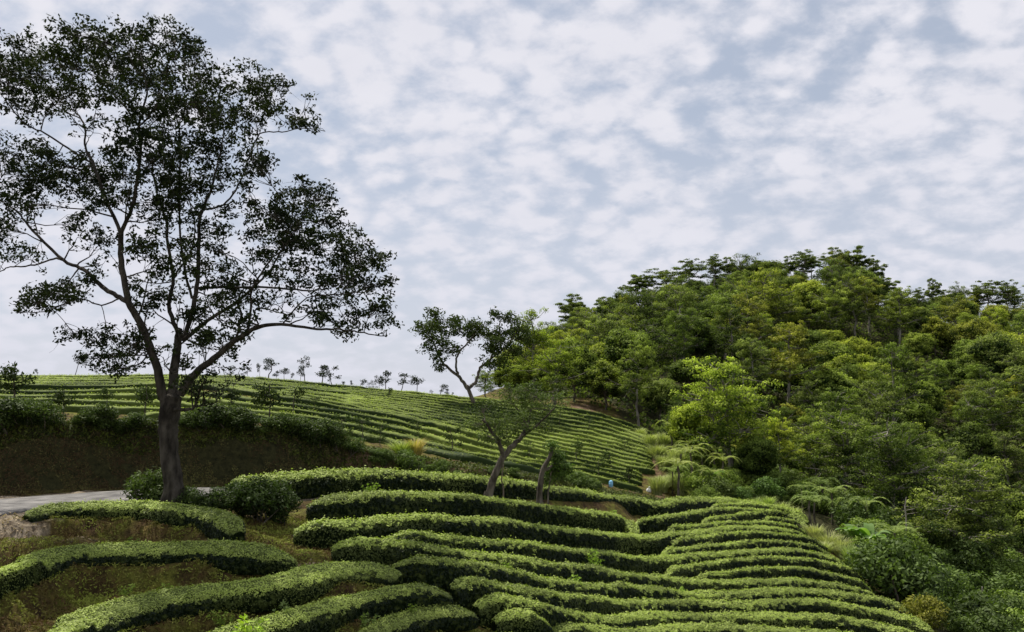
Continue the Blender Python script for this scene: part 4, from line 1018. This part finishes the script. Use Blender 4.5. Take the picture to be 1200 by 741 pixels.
# litter, tufts and moss cover on the near banks (uncountable)
mb = MB(); n = 170000
x = rng.uniform(-15, 2, n); y = rng.uniform(13, 26, n)
g1 = fbm(x*.9, y*.9, 4); keep = (g1 > -.16) & (y - Yb(x) < -1.5)
dd = np.min(np.hypot(x[:, None]-RC[None, :, 0], y[:, None]-RC[None, :, 1]), 1); keep &= dd > 2.05
keep &= rng.random(n) > 1.25*(np.exp(-((x+12.2)**2+((y-21.2)/.7)**2)/2.2)+np.exp(-((x+4.9)**2+(y-20.9)**2)/.8)+.6*np.exp(-((dd-2.4)/.5)**2))
x, y = x[keep], y[keep]
C = np.stack([x, y, ground(x, y)+.03+.05*rng.random(len(x))], -1)
leaves(mb, C, rng.normal(0, .6, C.shape)+[0, -.2, .6], .045+.06*rng.random(len(x)), .025, 0, np.clip(.45+1.1*fbm(x*2.2+9, y*2.2, 3)+rng.normal(0, .15, len(x)), 0, 1), up=.6)
M_cover = leaf_mat('moss_and_weeds', (.11, .065, .030), (.27, .31, .055), trans=.15, rough=.8, spec=.1, scale=1.5)
o = mb.build('ground_cover', M_cover); tag(o, 'low moss, grass and weeds covering the banks between the left-hand hedges', 'ground cover', kind='stuff')
mb = MB(); n = 9000
x = rng.uniform(-15.5, -3, n); y = rng.uniform(18.5, 26, n)
pz = np.exp(-((x+12.2)**2+((y-21.2)/.7)**2)/2.2)+np.exp(-((x+4.9)**2+(y-20.9)**2)/.8)*.6
dd = np.min(np.hypot(x[:, None]-RC[None, :, 0], y[:, None]-RC[None, :, 1]), 1)
keep = (rng.random(n) < np.clip(pz + .55*np.exp(-((dd-2.4)/.6)**2), 0, 1)) & (dd > 1.85)
x, y = x[keep], y[keep]
C = np.stack([x, y, ground(x, y)+.02+.03*rng.random(len(x))], -1)
M_litter = leaf_mat('dry_leaf_litter', (.20, .13, .07), (.50, .40, .26), trans=.1, rough=.8, spec=.1)
leaves(mb, C, rng.normal(0, .45, C.shape)+[0, 0, 1], .10, .05, 0, rng.random(len(x)))
tag(mb.build('leaf_litter', M_litter), 'dry fallen leaves on the bare ground by the road', 'leaf litter', kind='stuff')

mb = MB(); n = 60000
x = rng.uniform(-22, 9, n); q = rng.random(n); y = Yb(x) - .3 + 2.0*q
keep = fbm(x*1.4, y*1.4+q*2, 3) > -.22
x, y = x[keep], y[keep]
C = np.stack([x, y, ground(x, y)+.04*rng.random(len(x))], -1)
leaves(mb, C, rng.normal(0, .6, C.shape)+[0, -1, .3], .06+.10*rng.random(len(x)), .035, 0, np.clip(rng.normal(.15, .2, len(x)), 0, 1), up=-.4)
M_bankw = leaf_mat('bank_weeds', (.075, .05, .025), (.19, .20, .06), trans=.1, rough=.8, spec=.1, scale=.6)
tag(mb.build('bank_growth', M_bankw), 'dark weeds, roots and dead leaves clinging to the earth bank', 'weeds', kind='stuff')
# grassy cover of the far hill between rows and on the bank lip
mb = MB(); n = 30000
x = rng.uniform(-22, 11, n); db_ = rng.exponential(1.2, n)
y = Yb(x) + .9 + db_
C = np.stack([x, y, ground(x, y)+.12*rng.random(n)], -1)
leaves(mb, C, rng.normal(0, .6, C.shape)+[0, -.4, .6], .16, .06, 0, rng.random(n), up=1.0)
o = mb.build('bank_grass', M_shrub); o.color = (.45, .42, .28, 1); tag(o, 'rough grass along the lip of the earth bank', 'grass', kind='stuff')

# ------------------------------------------------------------------ rocks
def make_rock(name, P, r, sq, label, seed):
    mb = MB(); a = np.linspace(0, np.pi, 10); b_ = np.linspace(0, 2*np.pi, 15)[:-1]
    A, B = np.meshgrid(a, b_, indexing='ij'); d = np.stack([np.sin(A)*np.cos(B), np.sin(A)*np.sin(B), np.cos(A)], -1)
    rr = r*(1+.5*fbm(d[..., 0]*1.7+seed, d[..., 1]*1.7+d[..., 2]*2, 3)); V = d*rr[..., None]*np.array(sq)
    I = np.arange(140).reshape(10, 14); J = np.roll(I, -1, 1)
    mb.add(V.reshape(-1, 3), np.stack([I[:-1], J[:-1], J[1:], I[1:]], -1).reshape(-1, 4))
    o = mb.build(name, M_rock); o.location = P; return tag(o, label, 'rock')
for i, (u, v, r, sq, lab) in enumerate([(348,641,.30,(1.7,.9,.6),'largest pale rock at the right end of the second left-hand hedge'),(372,652,.26,(1.6,.9,.5),'flat rock just right of the largest pale rock'),(330,634,.18,(1.5,1,.6),'small rock left of the largest pale rock'),(390,660,.15,(1.2,1,.6),'smallest rock, right of the flat one')]):
    make_rock('rock', dpt(u, v, .03), r, sq, lab, i*3.1)

# ------------------------------------------------------------------ blue drum, white sack, posts
p = hit(716, 571, 44); E = empty('plastic_drum', (p[0], p[1], p[2]-.02), 0, .62); tag(E, 'small faded blue plastic drum at the foot of the far tea rows', 'drum')
mb = MB(); zz = np.array([0,.04,.06,.30,.33,.36,.60,.64,.66]); rr = np.array([.17,.20,.21,.21,.225,.21,.21,.20,.17])
tube(mb, np.stack([zz*0, zz*0, zz], -1)+[0, 0, -.02], rr, 18); mb.build('body', M_blue, E, smooth=True)
mb = MB(); tube(mb, np.array([[.07, 0, .62], [.07, 0, .68], [.07, 0, .70]]), [.045, .045, .03], 10); mb.build('cap', M_white, E, smooth=True)
p = hit(760, 577, 46)
mb = MB(); zz = np.linspace(0, .34, 7); tube(mb, np.stack([zz*.2, zz*0, zz], -1), np.array([.13,.17,.18,.16,.12,.05,.07]), 12, rough=.08)
o = mb.build('sack', M_white, smooth=True); o.location = p; tag(o, 'small white tied sack on the bare soil at the gully foot', 'sack')
def post(u, v0, v1, Y, r, lab, mat):
    a = at(u, v0, Y); a[2] = min(a[2], ground(a[0], a[1])[0]-.1); b2 = at(u+1, v1, Y); mb = MB()
    tube(mb, curve_to((0, 0, 0), b2-a, .01, 8), np.linspace(r, r*.7, 8), 7, rough=.05); o = mb.build('dead_trunk', mat, smooth=True); o.location = a
    return tag(o, lab, 'dead tree')
post(1061, 640, 583, 52, .05, 'bare grey dead trunk standing straight in the valley shrubs', M_palebark)
post(589, 592, 545, 31.8, .03, 'thin bare stake right of the leaning tree', M_wood)
post(1150, 735, 688, 44, .05, 'thin dead stem in the lower right valley shrubs', M_palebark)
# big pale trunks showing within the forest front
for u, v0, v1, Y, lab in [(738,430,385,112,'pale trunk showing in the left part of the forest'),(790,440,400,110,'pale trunk showing in the middle left of the forest'),(848,445,408,112,'pale trunk showing above the yellow-green tree')]:
    post(u, v0, v1, Y, .22, lab, M_palebark)

# prototypes themselves are only patterns for the copies
for P_ in PROTO + [OPEN, OPEN2] + SHR + FERN + [BAN, WEED] + SAP:
    for ch in list(P_.children): bpy.data.objects.remove(ch)
    bpy.data.objects.remove(P_)
for g in GR: bpy.data.objects.remove(g)

# ------------------------------------------------------------------ light
SUN = np.array([-.38, .42, .98]); SUN /= np.linalg.norm(SUN)
elev = math.asin(SUN[2]); az = math.atan2(SUN[0], SUN[1])
sl = bpy.data.lights.new('sun', 'SUN'); sl.energy = 5.0; sl.angle = math.radians(.6); sl.color = (1, .95, .86)
so = bpy.data.objects.new('sun', sl); COL.objects.link(so)
from mathutils import Vector
so.rotation_euler = Vector(tuple(SUN)).to_track_quat('Z', 'Y').to_euler()

wd = bpy.data.worlds.new('World'); SC.world = wd; wd.use_nodes = True; t = wd.node_tree; t.nodes.clear(); L = t.links.new
sky = node(t, 'ShaderNodeTexSky', sky_type='NISHITA', sun_disc=False); sky.sun_elevation = elev; sky.sun_rotation = az; sky.air_density = 1.0; sky.dust_density = 1.5
tc = node(t, 'ShaderNodeTexCoord'); sp = node(t, 'ShaderNodeSeparateXYZ'); L(tc.outputs['Generated'], sp.inputs[0])
def mth(op, a, b=None, c=None, clamp=False):
    m = node(t, 'ShaderNodeMath', operation=op, use_clamp=clamp)
    for i, q in enumerate((a, b, c)):
        if q is None: continue
        if isinstance(q, (int, float)): m.inputs[i].default_value = q
        else: L(q, m.inputs[i])
    return m.outputs[0]
zc = mth('MAXIMUM', sp.outputs[2], 0.0); zd = mth('ADD', zc, .40)
cx = mth('DIVIDE', sp.outputs[0], zd); cy = mth('DIVIDE', sp.outputs[1], zd)
cb = node(t, 'ShaderNodeCombineXYZ'); L(cx, cb.inputs[0]); L(cy, cb.inputs[1])
def nz(scale, det, rough, dist=0, off=0):
    mp = node(t, 'ShaderNodeMapping'); mp.inputs['Location'].default_value = (off, off*.7, off*.3); mp.inputs['Rotation'].default_value = (0, 0, .5)
    mp.inputs['Scale'].default_value = (1, 1.15, 1); L(cb.outputs[0], mp.inputs[0])
    n = node(t, 'ShaderNodeTexNoise'); n.inputs['Scale'].default_value = scale; n.inputs['Detail'].default_value = det
    n.inputs['Roughness'].default_value = rough; n.inputs['Distortion'].default_value = dist; L(mp.outputs[0], n.inputs['Vector']); return n.outputs['Fac']
big = nz(2.0, 3, .5, .2, 3.1); puff = nz(14, 6, .58, .15, 1.7); fine = nz(38, 5, .6, .2, 7.7)
vm = node(t, 'ShaderNodeVectorMath', operation='ADD'); nv = node(t, 'ShaderNodeTexNoise'); nv.inputs['Scale'].default_value = 7; nv.inputs['Detail'].default_value = 4; L(cb.outputs[0], nv.inputs['Vector'])
sc_ = node(t, 'ShaderNodeVectorMath', operation='SCALE'); sc_.inputs['Scale'].default_value = .16; L(nv.outputs['Color'], sc_.inputs[0]); L(cb.outputs[0], vm.inputs[0]); L(sc_.outputs[0], vm.inputs[1])
vo = node(t, 'ShaderNodeTexVoronoi', feature='SMOOTH_F1'); vo.inputs['Scale'].default_value = 16; vo.inputs['Smoothness'].default_value = .6; L(vm.outputs[0], vo.inputs['Vector'])
cell = mth('SUBTRACT', .62, vo.outputs['Distance'])
s = mth('ADD', mth('ADD', mth('MULTIPLY', puff, .75), mth('MULTIPLY', cell, .50)), mth('ADD', mth('MULTIPLY', fine, .24), mth('MULTIPLY', big, .50)))
rp = node(t, 'ShaderNodeValToRGB'); e = rp.color_ramp.elements
e[0].position = .30; e[0].color = (0, 0, 0, 1); e[1].position = .51; e[1].color = (1, 1, 1, 1)
rp.color_ramp.interpolation = 'EASE'
L(mth('MULTIPLY', s, .5), rp.inputs[0])
# thin-cloud veil tints the gaps, thick cloud is white with grey undersides
gap = node(t, 'ShaderNodeMix', data_type='RGBA'); gap.inputs[0].default_value = .62; L(sky.outputs[0], gap.inputs[6]); gap.inputs[7].default_value = (5.7, 6.2, 7.2, 1)
sh = node(t, 'ShaderNodeMix', data_type='RGBA'); L(nz(3.1, 4, .55, .2, 11.3), sh.inputs[0]); sh.inputs[6].default_value = (7.3, 7.35, 8.1, 1); sh.inputs[7].default_value = (9.0, 8.9, 9.5, 1)
cm = node(t, 'ShaderNodeMix', data_type='RGBA'); L(rp.outputs[0], cm.inputs[0]); L(gap.outputs[2], cm.inputs[6]); L(sh.outputs[2], cm.inputs[7])
hz = node(t, 'ShaderNodeMapRange'); hz.inputs['From Min'].default_value = .02; hz.inputs['From Max'].default_value = .34; hz.inputs['To Min'].default_value = .75; hz.inputs['To Max'].default_value = 0; L(zc, hz.inputs[0])
hm = node(t, 'ShaderNodeMix', data_type='RGBA'); L(hz.outputs[0], hm.inputs[0]); L(cm.outputs[2], hm.inputs[6]); hm.inputs[7].default_value = (7.0, 7.15, 8.1, 1)
bg = node(t, 'ShaderNodeBackground'); bg.inputs[1].default_value = .10; L(hm.outputs[2], bg.inputs[0])
ow = node(t, 'ShaderNodeOutputWorld'); L(bg.outputs[0], ow.inputs[0])

# ------------------------------------------------------------------ camera and render
cam = bpy.data.cameras.new('camera'); cam.sensor_width = 36; cam.lens = 36*F/W0; cam.clip_end = 5000; cam.clip_start = .1
co = bpy.data.objects.new('camera', cam); COL.objects.link(co); co.location = (0, 0, 0); co.rotation_euler = (math.pi/2 + PITCH, 0, 0)
SC.camera = co
SC.view_settings.view_transform = 'Standard'; SC.view_settings.look = 'None'; SC.view_settings.exposure = 0; SC.view_settings.gamma = 1
SC.render.engine = 'CYCLES'
SC.cycles.max_bounces = 6; SC.cycles.diffuse_bounces = 3; SC.cycles.transmission_bounces = 3; SC.cycles.glossy_bounces = 2
